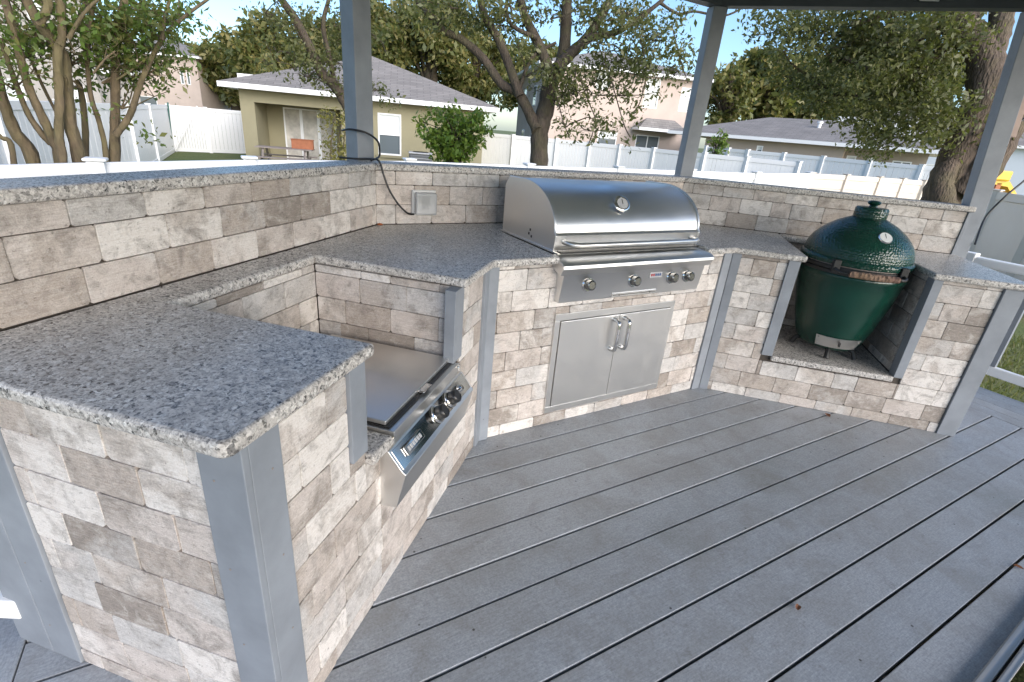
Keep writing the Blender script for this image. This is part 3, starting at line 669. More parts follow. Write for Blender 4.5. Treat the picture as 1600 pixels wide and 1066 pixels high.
def crown(parent, mat, centers, radii, dens, size, squash=.8, up=.3, name='crown'):
    o = bpy.data.objects.new(name, leaf_mesh(name, mat, centers, radii, [max(4, int(dens*(r**2)*1)) for r in radii], size, squash, up)); COL.objects.link(o); o.parent = parent
    o.matrix_parent_inverse = Matrix.Translation(-Vector(parent.location)); return o
def limb(parent, pts, rad, mat, name='limb', seg=9, wob=.0):
    p = smooth_path(pts, 5); n = len(p); rr = np.interp(np.linspace(0, len(rad)-1, n), range(len(rad)), rad)
    p = [q+Vector(RNG.normal(size=3)*wob) for q in p]
    return wpart(MB().tube(p, [float(r*(1+.06*math.sin(i*2.3))) for i, r in enumerate(rr)], seg), name, mat, parent, smooth=70)
def twigs(start, n, length, r0, mb, sub=2, spread=.7, out=None, droop=.0, dirv=None):
    """random side twigs; collects their ends"""
    for _ in range(n):
        d = Vector(RNG.normal(size=3)); d.z = abs(d.z)*.6-droop; d.normalize()
        if dirv is not None: d = (d*spread+dirv).normalized()
        L = length*RNG.uniform(.5,1.2); p = [start]
        for k in range(3): p.append(p[-1]+(d+Vector(RNG.normal(size=3))*.25).normalized()*L/3)
        mb.tube(p, [r0, r0*.75, r0*.5, r0*.3], 5)
        if out is not None: out += [p[2], p[3]]
        if sub: twigs(p[2], 2, length*.6, r0*.5, mb, sub-1, spread, out, droop)

# crape myrtle: many slim trunks rising behind the low fence
D1 = 7.0; k1 = D1/850
ct = thing('crape_myrtle', 'multi-stemmed crape myrtle with smooth tan trunks behind the low white fence', 'tree', (px(120,255,D1).x, px(120,255,D1).y, G))
CR = [([(60,400),(52,255),(24,207),(5,158),(-12,90)], [15,13,11,9,8]), ([(98,400),(94,255),(83,220),(66,183),(44,134),(24,61),(5,-10)], [12,11,9,8,7,6.5,6]),
      ([(128,400),(124,255),(110,195),(102,122),(97,85),(61,37),(34,-15)], [14,13,11,11,10,9,8]), ([(104,400),(98,255),(92,215),(93,159),(90,85),(97,56),(93,-15)], [9,8,8,8,8,7,7]),
      ([(178,400),(179,255),(180,171),(182,73),(198,-12)], [12,11,9,8.5,8]), ([(180,212),(203,180),(222,124),(253,62),(290,25),(335,-8)], [7,6.5,5.5,4.5,3.5,2.5]),
      ([(165,400),(166,255),(156,195),(141,146),(137,73),(146,0)], [6,5.5,5,4.5,4.5,4]), ([(130,400),(134,230),(127,146),(118,125)], [7,6.5,6,5]),
      ([(107,61),(132,20),(160,-6)], [4,3,2.5]), ([(253,62),(258,25),(268,-8)], [4,3.5,3]), ([(0,60),(38,165),(62,205),(80,225)], [4,5,6,6]), ([(30,400),(20,240),(2,215),(-20,200)], [6,5,4,3]),
      ([(90,180),(60,120),(20,20),(5,-20)], [3,3,2.5,2]), ([(146,115),(165,92),(180,80)], [2,1.8,1.5]), ([(182,125),(205,110),(230,90)], [2.5,2,1.5]), ([(137,73),(125,30),(140,-8)], [5,5,5]), ([(60,40),(75,10),(70,-20)], [7,7,6])]
for pts, rad in CR:
    dd_ = D1+RNG.uniform(-.45,.45)
    limb(ct, [px(x,y,dd_) for x, y in pts], [r*k1*.58 for r in rad], M['bark2'], 'trunk')
mb = MB(); ends = []
for x, y in ((60,60),(110,100),(150,40),(185,60),(205,120),(160,130),(225,110),(235,80),(40,90),(20,140),(190,170),(90,30),(130,140),(250,60),(280,35)): twigs(px(x,y,D1), 4, .6, .010, mb, 2, out=ends)
wpart(mb, 'twigs', M['bark2'], ct, smooth=70)['kind'] = 'stuff'
ce = [e for e in ends if RNG.random() < .3]+[px(x,y,D1-.1) for x, y in ((190,180),(225,208),(240,214),(235,40),(215,60),(200,45),(260,50),(225,75),(60,70),(130,95),(45,75),(160,30),(300,12),(190,30),(120,170),(238,85),(210,85))]
crown(ct, M['leafc'], ce, [.22]*len(ce), 520, .055, .7)

# oak with leaning limbs behind the wall
D2 = 12.0; k2 = D2/850
ok = thing('oak_tree', 'spreading oak with low forked trunk in front of the pinkish two storey house', 'tree', (px(842,262,D2).x, px(842,262,D2).y, G))
OK = [([(838,330),(842,262),(843.5,208),(853,169),(863,121),(880,90),(886,0),(890,-60)], [19,16,15,15,14,11,8,6]), ([(840,205),(835,194),(810,146),(784,132),(756,93),(722,62),(690,45),(645,-8)], [11,10,8.5,7.5,7,6,5.5,5]),
      ([(812,150),(796,104),(779,62),(756,22),(748,-20)], [8,7.5,7,6,5.5]), ([(862,118),(857,107),(841,68),(821,28),(810,-15)], [11,9,8,7,6.5]), ([(872,105),(894,82),(920,56),(953,0),(965,-30)], [10,9,8,6,5]),
      ([(915,62),(930,57),(962,51),(995,31),(1032,3),(1050,-15)], [6,5.5,5,4,3,2.5]), ([(812,138),(824,104),(838,84),(869,67)], [3.5,3,3,2.5]), ([(1032,5),(1060,22),(1085,18),(1130,25),(1165,10)], [2.5,2,1.8,1.6,1.2]), ([(840,60),(800,40),(790,10)], [4,3,3])]
for pts, rad in OK: limb(ok, [px(x,y,D2+(i*.06)) for i, (x,y) in enumerate(pts)], [r*k2*.9 for r in rad], M['bark'], 'trunk' if rad[0] > 15 else 'limb', 12)
mb = MB(); ends = []
for x, y in ((900,110),(940,100),(960,70),(1000,60),(920,140),(880,150),(820,120),(1010,120),(1040,60),(980,20),(860,30),(800,20),(770,50),(700,30),(1060,110),(930,30),(900,190),(960,150),(720,20)): twigs(px(x,y,D2), 3, .9, .016, mb, 1, out=ends, droop=.3)
for pts in (((930,60),(950,110),(962,150),(975,195),(985,215)),((905,120),(920,160),(930,190),(920,225)),((1000,60),(1010,110),(1000,160),(985,180)),((1050,40),(1062,90),(1075,130)),((870,150),(880,190),(890,215))):
    mb.tube(smooth_path([px(x,y,D2-.4) for x, y in pts]), .012, 5); ends += [px(x+RNG.uniform(-8,8),y+RNG.uniform(-8,8),D2-.4) for x, y in pts for _ in (0,1,2)]
wpart(mb, 'twigs', M['bark'], ok, smooth=70)['kind'] = 'stuff'
ce = list(ends)+[px(RNG.uniform(960,1095),RNG.uniform(20,120),D2+RNG.uniform(-.7,.7)) for _ in range(70)]+[px(RNG.uniform(640,800),RNG.uniform(-30,50),D2+RNG.uniform(-.9,.9)) for _ in range(90)]+[px(RNG.uniform(800,1000),RNG.uniform(-50,36),D2+RNG.uniform(-.9,.9)) for _ in range(75)]+[px(RNG.uniform(880,1050),RNG.uniform(60,215),D2+RNG.uniform(-.5,.5)) for _ in range(16)]
ce = [e for e in ce if RNG.random() < .62]
crown(ok, M['leaf'], ce, [RNG.uniform(.16,.36) for _ in ce], 400, .085, .8)

# slender oak behind the left gazebo post
D3 = 14.5; k3 = D3/850
so = thing('slender_oak', 'slender oak leaning behind the gazebo post in front of the olive house', 'tree', (px(560,262,D3).x, px(560,262,D3).y, G))
for pts, rad in (([(566,330),(562,250),(556,200),(544,169),(524,135),(502,113),(485,76),(460,28),(432,-10)], [9,8,8,8,7.5,7,6,5,4.5]), ([(556,200),(548,120),(540,40),(535,-10)], [6,6,5.5,5]), ([(524,135),(515,90),(505,40),(515,-5)], [3.5,3,3,2.5])):
    limb(so, [px(x,y,D3) for x, y in pts], [r*k3 for r in rad], M['bark'], 'limb', 10)
mb = MB(); ends = []
for x, y in ((450,40),(440,80),(470,60),(500,90),(520,40),(530,100),(510,130),(480,120),(430,100),(600,140),(540,60),(460,110),(415,20),(590,60)): twigs(px(x,y,D3), 3, .8, .014, mb, 1, out=ends, droop=.25)
wpart(mb, 'twigs', M['bark'], so, smooth=70)['kind'] = 'stuff'
ce = [e for e in ends if RNG.random() < .6]+[px(x+RNG.uniform(-12,12),y+RNG.uniform(-10,10),D3) for x, y in ((430,100),(440,60),(500,20),(520,60),(530,30),(505,140),(590,20),(600,60),(610,145),(450,90),(425,120),(405,30),(540,150),(470,20),(520,140)) for _ in (0,1)]
ce = [e for e in ce if RNG.random() < .55]
crown(so, M['leaf'], ce, [RNG.uniform(.18,.38) for _ in ce], 420, .09, .9)
vn = thing('yellow_shrub', 'thin yellow green climbing shrub at the foot of the slender oak', 'shrub', (px(525,255,13.6).x, px(525,255,13.6).y, G))
mb = MB()
for x in (520,532,540): mb.tube(smooth_path([px(x,300,13.6), px(x-3,230,13.6), px(x+4,180,13.6)]), .015, 6)
wpart(mb, 'stems', M['bark2'], vn, smooth=60)
ce = [px(RNG.uniform(505,548),RNG.uniform(172,262),13.6+RNG.uniform(-.3,.3)) for _ in range(42)]
crown(vn, M['leafv'], ce, [.2]*len(ce), 620, .07)

# big live oak on the right
D4 = 8.2; k4 = D4/850
ro = thing('live_oak', 'thick barked live oak with dense hanging canopy beside the gazebo corner post', 'tree', (px(1471,310,D4).x, px(1471,310,D4).y, G))
for pts, rad, nm in (([(1440,400),(1471,310),(1490,263),(1514,201),(1536,149),(1541,102),(1533,71),(1508,46),(1500,10),(1495,-30)], [30,24,23,21,20,20,19,18,17,16], 'trunk'), ([(1541,100),(1556,62),(1564,31),(1570,-20)], [15,14,13,12], 'limb'),
      ([(1500,300),(1530,270),(1565,215),(1590,160),(1620,100)], [24,22,19,18,17], 'limb'), ([(1520,30),(1460,10),(1400,20),(1330,40)], [8,7,5,4], 'limb'), ([(1510,50),(1470,80),(1420,120),(1360,110),(1320,90)], [6,5.5,4.5,3.5,2.5], 'limb'), ([(1500,20),(1440,60),(1380,70)], [5,4,3], 'limb')):
    limb(ro, [px(x,y,D4) for x, y in pts], [r*k4*.88 for r in rad], M['bark3'], nm, 14)
st = [px(1476,330,D4-.2), px(1470,290,D4-.22), px(1478,268,D4-.18), px(1492,254,D4-.14)]
limb(ro, st, [x*k4 for x in (14,13,12,8)], M['bark3'], 'cut_stub', 12)
mb = MB(); ends = []
for x, y in ((1460,60),(1420,60),(1400,110),(1360,60),(1320,60),(1300,100),(1380,150),(1430,170),(1340,150),(1280,60),(1460,140),(1250,110),(1400,30),(1450,200),(1410,215)): twigs(px(x,y,D4+.3), 3, .8, .015, mb, 1, out=ends, droop=.35)
wpart(mb, 'twigs', M['bark3'], ro, smooth=70)['kind'] = 'stuff'
def inside(x, y):   # hanging canopy outline in photo pixels
    if x < 1130 or x > 1520: return False
    top = 12; bot = np.interp(x, [1130,1180,1240,1280,1330,1380,1440,1500,1520], [30,55,85,160,205,215,225,210,120]); return top-40 < y < bot
ce = list(ends)
while len(ce) < 190+len(ends):
    x, y = RNG.uniform(1130,1520), RNG.uniform(-40,240)
    if inside(x, y) and (RNG.random() < (.42 if x < 1250 else .85 if y > 60 or x > 1330 else .6)): ce.append(px(x, y, D4+RNG.uniform(-.9,1.1)))
crown(ro, M['leaf'], ce, [RNG.choice([.1,.15,.22,.3]) for _ in ce], 1500, .05, .8)

def blobtree(name, label, x, y0, y1, d, wd, mat, bark, n=34, dens=120, size=.28, group=None, rb=None):
    """free standing tree: crown spans photo rows y0..y1 about column x at distance d"""
    base = px(x, 200, d); t = thing(name, label, 'tree', (base.x, base.y, G), 0, group)
    top = px(x, y0, d).z; low = px(x, y1, d).z; h = top-low; c = Vector((base.x, base.y, (top+low)/2)); rw = wd*d/850/2
    mb = MB(); mb.tube(smooth_path([(base.x,base.y,G-.2),(base.x+.1,base.y,low+.2*h),(base.x-.1,base.y+.1,low+.75*h)]), [.35*rw/3+.1]*7+[.2*rw/3+.05]*6, 8)
    ce = []; ra = []
    for _ in range(n):
        dv = Vector(RNG.normal(size=3)).normalized(); q = c+Vector((dv.x*rw, dv.y*rw, dv.z*h/2))*RNG.uniform(.35,.95)
        ce.append(q); ra.append(min(rw,h/2)*RNG.uniform(.2,.38))
        if RNG.random() < .35: mb.tube([Vector((base.x,base.y,low+.3*h*RNG.random())), c.lerp(q,.5)-Vector((0,0,.1*h)), q], [.12*rw/3,.08*rw/3,.03*rw/3], 5)
    wpart(mb, 'trunk', bark, t, smooth=70)
    crown(t, mat, ce, ra, dens, size, .9)
    return t
G2 = 'trees standing beyond the far houses'
WT = ['dense woodland tree behind the distant rose beige house', 'woodland tree rising over the corner of the tall white fence', 'woodland tree peeking over the patio end of the olive house roof', 'tall woodland tree behind the drooping tips of the slender oak',
      'tall olive green tree behind the ridge of the olive house roof', 'tall olive green tree behind the sloping hip of the olive house roof', 'tall tree standing between the olive house and the pinkish house', 'tree mostly hidden behind the pinkish two storey house',
      'woodland tree next to the gazebo post above the tan house roof', 'rounded woodland tree above the tan house roof, second from the gazebo post', 'woodland tree above the middle of the long tan house roof', 'woodland tree behind the white rear gable of the tan house',
      'woodland tree seen through the live oak canopy', 'woodland tree glimpsed between the crape myrtle trunks', 'woodland tree directly behind the trunk of the slender oak']
for i, (x, y0, y1, d, wd) in enumerate(((215,45,175,75,130),(300,62,170,70,110),(372,55,170,62,95),(430,20,160,52,130),(600,-30,150,46,130),(670,-20,150,42,150),(735,-10,190,44,110),(820,60,190,70,120),(1130,95,200,48,110),(1185,75,200,50,130),(1245,80,200,52,120),(1310,60,200,56,140),(1400,60,220,60,150),(150,20,170,75,120),(510,30,150,58,110))):
    blobtree('woodland_tree', WT[i], x, y0, y1, d, wd, M['leafg'], M['bark'], 60, 150, .36 if d < 50 else .46, G2)

def shrub(name, label, x, y0, y1, d, wd, mat, n, size, dens, loose=.95):
    base = px(x, y1, d); t = thing(name, label, 'shrub', (base.x, base.y, G)); top = px(x,y0,d).z; rw = wd*d/850/2; c = Vector((base.x,base.y,(top+G)/2+.25*(top-G)*.6)); h = top-c.z
    mb = MB(); ce = []
    for _ in range(n):
        dv = Vector(RNG.normal(size=3)).normalized(); q = c+Vector((dv.x*rw,dv.y*rw,dv.z*h))*RNG.uniform(.3,loose); ce.append(q)
        if RNG.random() < .5: mb.tube([Vector((base.x+RNG.uniform(-.1,.1),base.y,G)), Vector((base.x,base.y,c.z)).lerp(q,.4), q], [.03,.02,.01], 5)
    wpart(mb, 'stems', M['bark'], t, smooth=60); crown(t, mat, ce, [rw*RNG.uniform(.16,.26) for _ in ce], dens, size); return t
shrub('citrus_shrub', 'bright green leafy shrub growing beside the olive house air conditioner', 712, 152, 262, 15.5, 125, M['leafy'], 80, .12, 900)
shrub('round_shrub', 'rounded green shrub behind the fence beside the long tan house', 1116, 192, 252, 25, 46, M['leafy'], 46, .13, 620, .8)

# ------------------------------------------------------------------ fences
def fence(name, label, pts, h, mat, group, panel=True, boards=0, gap=2.4, grooves=14):
    """pts: top line points (x, y, z); posts with flat caps and panels between them"""
    pts = [Vector(p) for p in pts]; t = thing(name, label, 'fence', (pts[0].x, pts[0].y, G), 0, group)
    for i, p in enumerate(pts):
        o = wpart(MB().box(p.x-.065,p.x+.065,p.y-.065,p.y+.065,G-.3,p.z+.012), 'post', mat, t, bevel=.01)
        cp_ = wpart(MB().box(p.x-.085,p.x+.085,p.y-.085,p.y+.085,p.z+.013,p.z+.04), 'post_cap', mat, t, bevel=.012)
    for a, b in zip(pts[:-1], pts[1:]):
        d = (b-a); d.z = 0; L = d.length; d.normalize(); nn = Vector((-d.y, d.x, 0)); z0, z1 = a.z, b.z
        def slab(u0, u1, lo, hi, th, nm):
            A = a+d*u0; B = a+d*u1; za, zb_ = z0+(z1-z0)*u0/L, z0+(z1-z0)*u1/L
            vs = [A+nn*th, B+nn*th, B-nn*th, A-nn*th]; 
            v8 = [Vector((v.x,v.y,zz-lo)) for v, zz in zip(vs,(za,zb_,zb_,za))]+[Vector((v.x,v.y,zz-hi)) for v, zz in zip(vs,(za,zb_,zb_,za))]
            wpart(MB().add(v8, [(0,3,2,1),(4,5,6,7),(0,1,5,4),(1,2,6,5),(2,3,7,6),(3,0,4,7)]), nm, mat, t, bevel=.006)
        slab(.05, L-.05, .14, 0, .03, 'rail'); slab(.05, L-.05, h-.02, h-.16, .03, 'rail')
        if boards:
            st = (h-.3)/boards
            for k in range(boards): slab(.06, L-.06, .142+st*(k+1)-.008, .142+st*k, .012, 'board')
        else:
            st = (L-.12)/grooves
            for k in range(grooves): slab(.06+st*k, .06+st*(k+1)-.008, h-.162, .142, .012, 'picket')
    return t
FG = 'vinyl privacy fences between the yards'
near = [px(-240,262,4.9), pz(-90,260,.85), pz(150,254,.85), pz(390,250,.86), pz(640,252,.88), pz(827,259,.90), pz(967,263,.93), pz(1080,267,.95), pz(1182,271,.98), pz(1265,271,1.0)]
near[0].z = .85
fence('vinyl_fence', 'low white vinyl fence running just behind the brick back walls', near, 1.45, M['vinyl'], FG)
alm = [pz(1269,271,.985), pz(1323,274,1.0), pz(1375,277.5,1.0), pz(1411,280,1.0), pz(1445,283,1.0)]
fence('almond_fence', 'almond vinyl fence of wide horizontal boards between white fence and live oak', alm, 1.6, M['almond'], FG, boards=5)
ralm = [px(1480,288,14.5), px(1560,295,13.2), px(1640,304,12.2), px(1800,330,11)]
for v, z in zip(ralm, (1.1,1.1,1.1,1.1)): v.z = z
fence('almond_fence', 'almond vinyl privacy fence beyond the live oak and drooping wire', ralm, 1.7, M['almond'], FG, grooves=1)
lf = [px(-120,225,9), px(0,205,11), px(100,190,14), px(200,176,18.0), px(232,170,21.5), px(262,165,26.6), px(320,166,26.8), px(400,170,27.3)]
for v in lf: v.z = 1.2
fence('corner_fence', 'tall white vinyl fence turning a corner on the lawn beside the olive house', lf, 1.8, M['vinyl'], FG, grooves=12)
br = tag(MB().tube([px(262,160,26.2), px(270,236,26.2)], .035, 6).build('green_pole', flat('green_pole_paint', (.05,.13,.11))), 'slim dark green pole leaning in the corner of the tall white fence', 'pole')
br2 = tag(MB().tube([px(308,166,26.4), px(274,236,26.4)], .03, 6).build('fence_brace', M['vinyl']), 'thin white diagonal brace against the tall white fence', 'brace')
mf = [px(740,203,24.5), px(802,208,23.6), px(870,215,23), px(922,221,22.5), px(969,226,22), px(1022,234,21.4), px(1100,247,20.5), px(1165,257,20.2), px(1245,268,20)]
for v in mf: v.z = 1.2
fence('middle_fence', 'white vinyl fence in front of the pinkish two storey house', mf, 1.8, M['vinyl'], FG, grooves=10)
ff = [px(1105,224,27), px(1140,229,26.4), px(1170,232,26), px(1226,239,25.5), px(1287,246,25), px(1360,254,24.4), px(1440,262,24), px(1490,267,24)]
for v in ff: v.z = 1.44
fence('far_fence', 'bright white vinyl fence in front of the long tan house', ff, 2.0, M['vinyl'], FG, grooves=8)

# ------------------------------------------------------------------ houses
def frame_of(pa, pb):
    """house frame: origin pa on the ground, local x towards pb, local y away from the camera"""
    d = Vector((pb.x-pa.x, pb.y-pa.y, 0)); return math.atan2(d.y, d.x), d.length
def hip(x0, x1, y0, y1, z, rise, rl, over=.45, th=.16):
    """hip roof: ridge of length fraction rl along the longer side"""
    a0, a1, b0, b1 = x0-over, x1+over, y0-over, y1+over
    if a1-a0 >= b1-b0: m = (b0+b1)/2; k = (b1-b0)/2*rl; r0, r1 = (a0+k, m), (a1-k, m)
    else: m = (a0+a1)/2; k = (a1-a0)/2*rl; r0, r1 = (m, b0+k), (m, b1-k)
    v = [(a0,b0,z),(a1,b0,z),(a1,b1,z),(a0,b1,z),(r0[0],r0[1],z+rise),(r1[0],r1[1],z+rise)]
    if a1-a0 >= b1-b0: f = [(0,1,5,4),(1,2,5),(2,3,4,5),(3,0,4),(0,3,2,1)]
    else: f = [(0,1,4),(1,2,5,4),(2,3,5),(3,0,4,5),(0,3,2,1)]
    return v, f
def roof(t, x0, x1, y0, y1, z, rise, rl=1, over=.45, name='roof', mat=None):
    v, f = hip(x0, x1, y0, y1, z+.17, rise, rl, over)
    o = MB().add(v, f).build(name, mat or M['shingle'], t)
    a0, a1, b0, b1 = x0-over, x1+over, y0-over, y1+over
    MB().box(a0-.02,a1+.02,b0-.02,b1+.02,z,z+.165).build('fascia', M['fascia'], o)
    return o
def wallbox(t, x0, x1, y0, y1, z0, z1, holes, mat, name='wall'):
    """front wall (at y0, 0.2 thick) with rectangular openings, plus the three other walls"""
    xs = sorted({x0, x1, *[v for h in holes for v in h[:2]]}); zs = sorted({z0, z1, *[v for h in holes for v in h[2:4]]})
    m = MB()
    for a, b in zip(xs[:-1], xs[1:]):
        for c_, d in zip(zs[:-1], zs[1:]):
            cx, cz = (a+b)/2, (c_+d)/2
            if any(h[0] < cx < h[1] and h[2] < cz < h[3] for h in holes): continue
            m.box(a, b, y0, y0+.2, c_, d)
    m.build(name, mat, t)
    MB().box(x0, x0+.2, y0+.201, y1, z0, z1).build(name, mat, t); MB().box(x1-.2, x1, y0+.201, y1, z0, z1).build(name, mat, t); MB().box(x0+.201, x1-.201, y1-.2, y1, z0, z1).build(name, mat, t)
def window(t, x0, x1, z0, z1, y, sash=True, blind=.5, name='window', split=False):
    w_ = MB(); f_ = .055
    w_.box(x0,x1,y-.03,y+.06,z0,z0+f_).box(x0,x1,y-.03,y+.06,z1-f_,z1).box(x0,x0+f_,y-.03,y+.06,z0+f_,z1-f_).box(x1-f_,x1,y-.03,y+.06,z0+f_,z1-f_)
    if sash: w_.box(x0+f_,x1-f_,y-.01,y+.05,(z0+z1)/2-.025,(z0+z1)/2+.025)
    if split: w_.box((x0+x1)/2-.03,(x0+x1)/2+.03,y-.01,y+.05,z0+f_,z1-f_)
    o = w_.build(name, M['fascia'], t)
    zm = z0+(z1-z0)*(1-blind)
    MB().box(x0+f_,x1-f_,y+.02,y+.03,z0+f_,z1-f_).build('pane', M['glass'], o)
    if blind > 0: MB().box(x0+f_,x1-f_,y+.008,y+.016,max(zm,z0+f_),z1-f_).build('blind', M['blind'], o)
    return o
# olive house
pa, pb = px(386,256,22.2), px(752,256,21.6); az, LW_ = frame_of(pa, pb)
h1 = thing('olive_house', 'single storey olive stucco house with recessed patio and grey hip roof', 'house', (pa.x, pa.y, G), az)
def hl(x, y, d0):  # local x and z on the house front for a photo pixel
    v = FW+RT*((x-800)/CAM['f'])-UP*((y-533)/CAM['f']); n_ = Vector((math.sin(az), -math.cos(az), 0)); k = (Vector((pa.x,pa.y,0))-CP).dot(n_)/v.dot(n_); P = CP+v*k
    q = P-Vector((pa.x,pa.y,0)); return q.x*math.cos(az)+q.y*math.sin(az), P.z-G
lx0, _ = hl(398,170,0); lx1, lz = hl(532,172,0); wx0, wz1 = hl(590,176,0); wx1, wz0 = hl(627,244,0)
ez = hl(560,156,0)[1]
wallbox(h1, 0, LW_, 0, 9.5, -.3, ez, [(lx0, lx1, -.29, lz), (wx0, wx1, wz0, wz1)], M['olive'])
window(h1, wx0, wx1, wz0, wz1, .02, True, .5)
MB().box(wx0-.08, wx1+.08, -.05, -.002, wz0-.1, wz0-.001).build('window_sill', M['olive'], h1)
MB().box(lx0-.0, lx0+.6, 1.7, 1.8, -.2, lz+.1).box(lx1-.4, lx1, 1.7, 1.8, -.2, lz+.1).box(lx0+.601, lx1-.401, 1.7, 1.8, 2.1, lz+.1).build('patio_wall', M['olive'], h1)
MB().box(lx0-.12, lx0-.001, .21, 1.8, -.2, lz+.1).build('patio_wall', M['olive'], h1); MB().box(lx1+.001, lx1+.12, .21, 1.8, -.2, lz+.1).build('patio_wall', M['olive'], h1)
MB().box(lx0, lx1, .2, 1.8, lz+.02, lz+.1).build('patio_ceiling', M['olive'], h1)
sx = np.linspace(lx0+.6, lx1-.4, 4)
for a, b in zip(sx[:-1], sx[1:]):
    o = window(h1, float(a), float(b), .03, 2.1, 1.72, False, 0, 'sliding_door'); 
    MB().box(float(a)+.06, float(b)-.06, 1.725, 1.735, .1, 2.04).build('curtain', M['curtain'], o)
roof(h1, 0, LW_, 0, 9.5, ez, 1.65, .82, .5)
MB().box(-1.5, 3, 5.5, 9, ez+.3, ez+.75).build('rear_fascia', M['fascia'], h1)
q = hl(640,250,0)[0]
def hpos(x, dy): return Vector((pa.x+x*math.cos(az)-dy*math.sin(az), pa.y+x*math.sin(az)+dy*math.cos(az), G))
acx = hl(656,240,0)[0]; p = hpos(acx, -1.3)
ac = thing('air_conditioner', 'grey outdoor air conditioner unit by the olive house window', 'air conditioner', p, az)
zt_ = px(656,238,math.hypot(p.x-CP.x, p.y-CP.y)).z-G
MB().box(-.42,.42,-.42,.42,0,zt_-.06).build('casing', M['condenser'], ac, bevel=.05)
for k in range(9): MB().box(-.43,.43,-.43,.43,.08+k*(zt_-.2)/9,.1+k*(zt_-.2)/9).build('louvre', M['grey'], ac)
MB().box(-.44,.44,-.44,.44,zt_-.055,zt_).build('top_cover', M['grey'], ac, bevel=.03); MB().lathe([(.3,zt_+.001),(.28,zt_+.02),(.05,zt_+.03)], 24).build('fan_guard', M['iron'], ac)
# picnic table with planter
p = hpos((hl(405,230,0)[0]+hl(485,230,0)[0])/2+.2, -.9)
pt = thing('picnic_table', 'weathered wooden picnic table standing at the olive house patio', 'table', p, az)
for k in range(5): MB().box(-.95,.95,-.36+k*.146,-.225+k*.146,.72,.755).build('table_board', M['weather'], pt)
for s_ in (-1, 1):
    for k in (0, 1): MB().box(-.95,.95,s_*.68-.14+k*.145,s_*.68-.005+k*.145,.42,.455).build('seat_board', M['weather'], pt)
    MB().box(s_*.7-.03,s_*.7+.03,-.8,.8,.37,.419).build('seat_support', M['weather'], pt)
    for q_ in (-1, 1): MB().tube([(s_*.7,q_*.62,0),(s_*.7,q_*.25,.72)], .04, 4).build('leg', M['weather'], pt)
pl_ = p+Vector((math.cos(az)*.6, math.sin(az)*.6, .756)); 
pn = thing('planter_box', 'terracotta coloured planter box on the picnic table', 'planter', pl_, az)
m = MB().box(-.36,.36,-.14,-.11,0,.3).box(-.36,.36,.11,.14,0,.3).box(-.36,-.33,-.109,.109,0,.3).box(.33,.36,-.109,.109,0,.3).box(-.33,.33,-.109,.109,0,.2); m.build('box', M['terracotta'], pn, bevel=.008)
MB().box(-.38,.38,-.16,.16,.301,.325).build('rim', M['terracotta'], pn, bevel=.006)
# pinkish two storey house
pc = px(838,262,34); ang = R(-21)
h2 = thing('pink_house', 'two storey rose beige stucco house with white fascia and small porch roof', 'house', (pc.x, pc.y, G), ang)
def hl2(x, y):
    v = FW+RT*((x-800)/CAM['f'])-UP*((y-533)/CAM['f']); n_ = Vector((math.sin(ang), -math.cos(ang), 0)); k = (Vector((pc.x,pc.y,0))-CP).dot(n_)/v.dot(n_); P = CP+v*k
    q = P-Vector((pc.x,pc.y,0)); return q.x*math.cos(ang)+q.y*math.sin(ang), P.z-G
W2 = hl2(1092,150)[0]; e2 = hl2(838,97)[1]-.1
rects = [(hl2(930,140)[0], hl2(949,140)[0], hl2(930,139)[1], hl2(930,109)[1]), (hl2(1004,166)[0], hl2(1026,166)[0], hl2(1004,168)[1], hl2(1004,121)[1]), (hl2(1060,170)[0], hl2(1084,170)[0], hl2(1060,174)[1], hl2(1060,136)[1]),
         (hl2(933,220)[0], hl2(963,220)[0], hl2(933,228)[1], hl2(933,205)[1]), (hl2(993,220)[0], hl2(1030,220)[0], .05, hl2(993,210)[1])]
wallbox(h2, 0, W2, 0, 10, -.3, e2, rects, M['pink'])
for i, r in enumerate(rects): window(h2, r[0], r[1], r[2], r[3], .03, i < 3, .0 if i == 4 else .45, 'sliding_door' if i == 4 else 'window', i == 4)
for (ya, yb, za, zb_) in ((2.2,3.2,3.6,4.8),(6.0,7.0,3.6,4.8),(5.8,6.8,.8,2.1)):
    o = MB().box(-.04,.01,ya,yb,za,zb_).build('window', M['fascia'], h2); MB().box(-.05,-.041,ya+.06,yb-.06,za+.06,zb_-.06).build('pane', M['glass'], o)
MB().box(-.04,W2+.04,-.04,-.001,2.78,2.9).build('band', M['pink'], h2)
roof(h2, 0, W2, 0, 10, e2, 1.6, .95, .5)
rx0, rz_ = hl2(990,200); rx1 = hl2(1058,200)[0]
roof(h2, rx0, rx1, -1.2, 0, rz_-.1, .55, .9, .1, 'porch_roof')
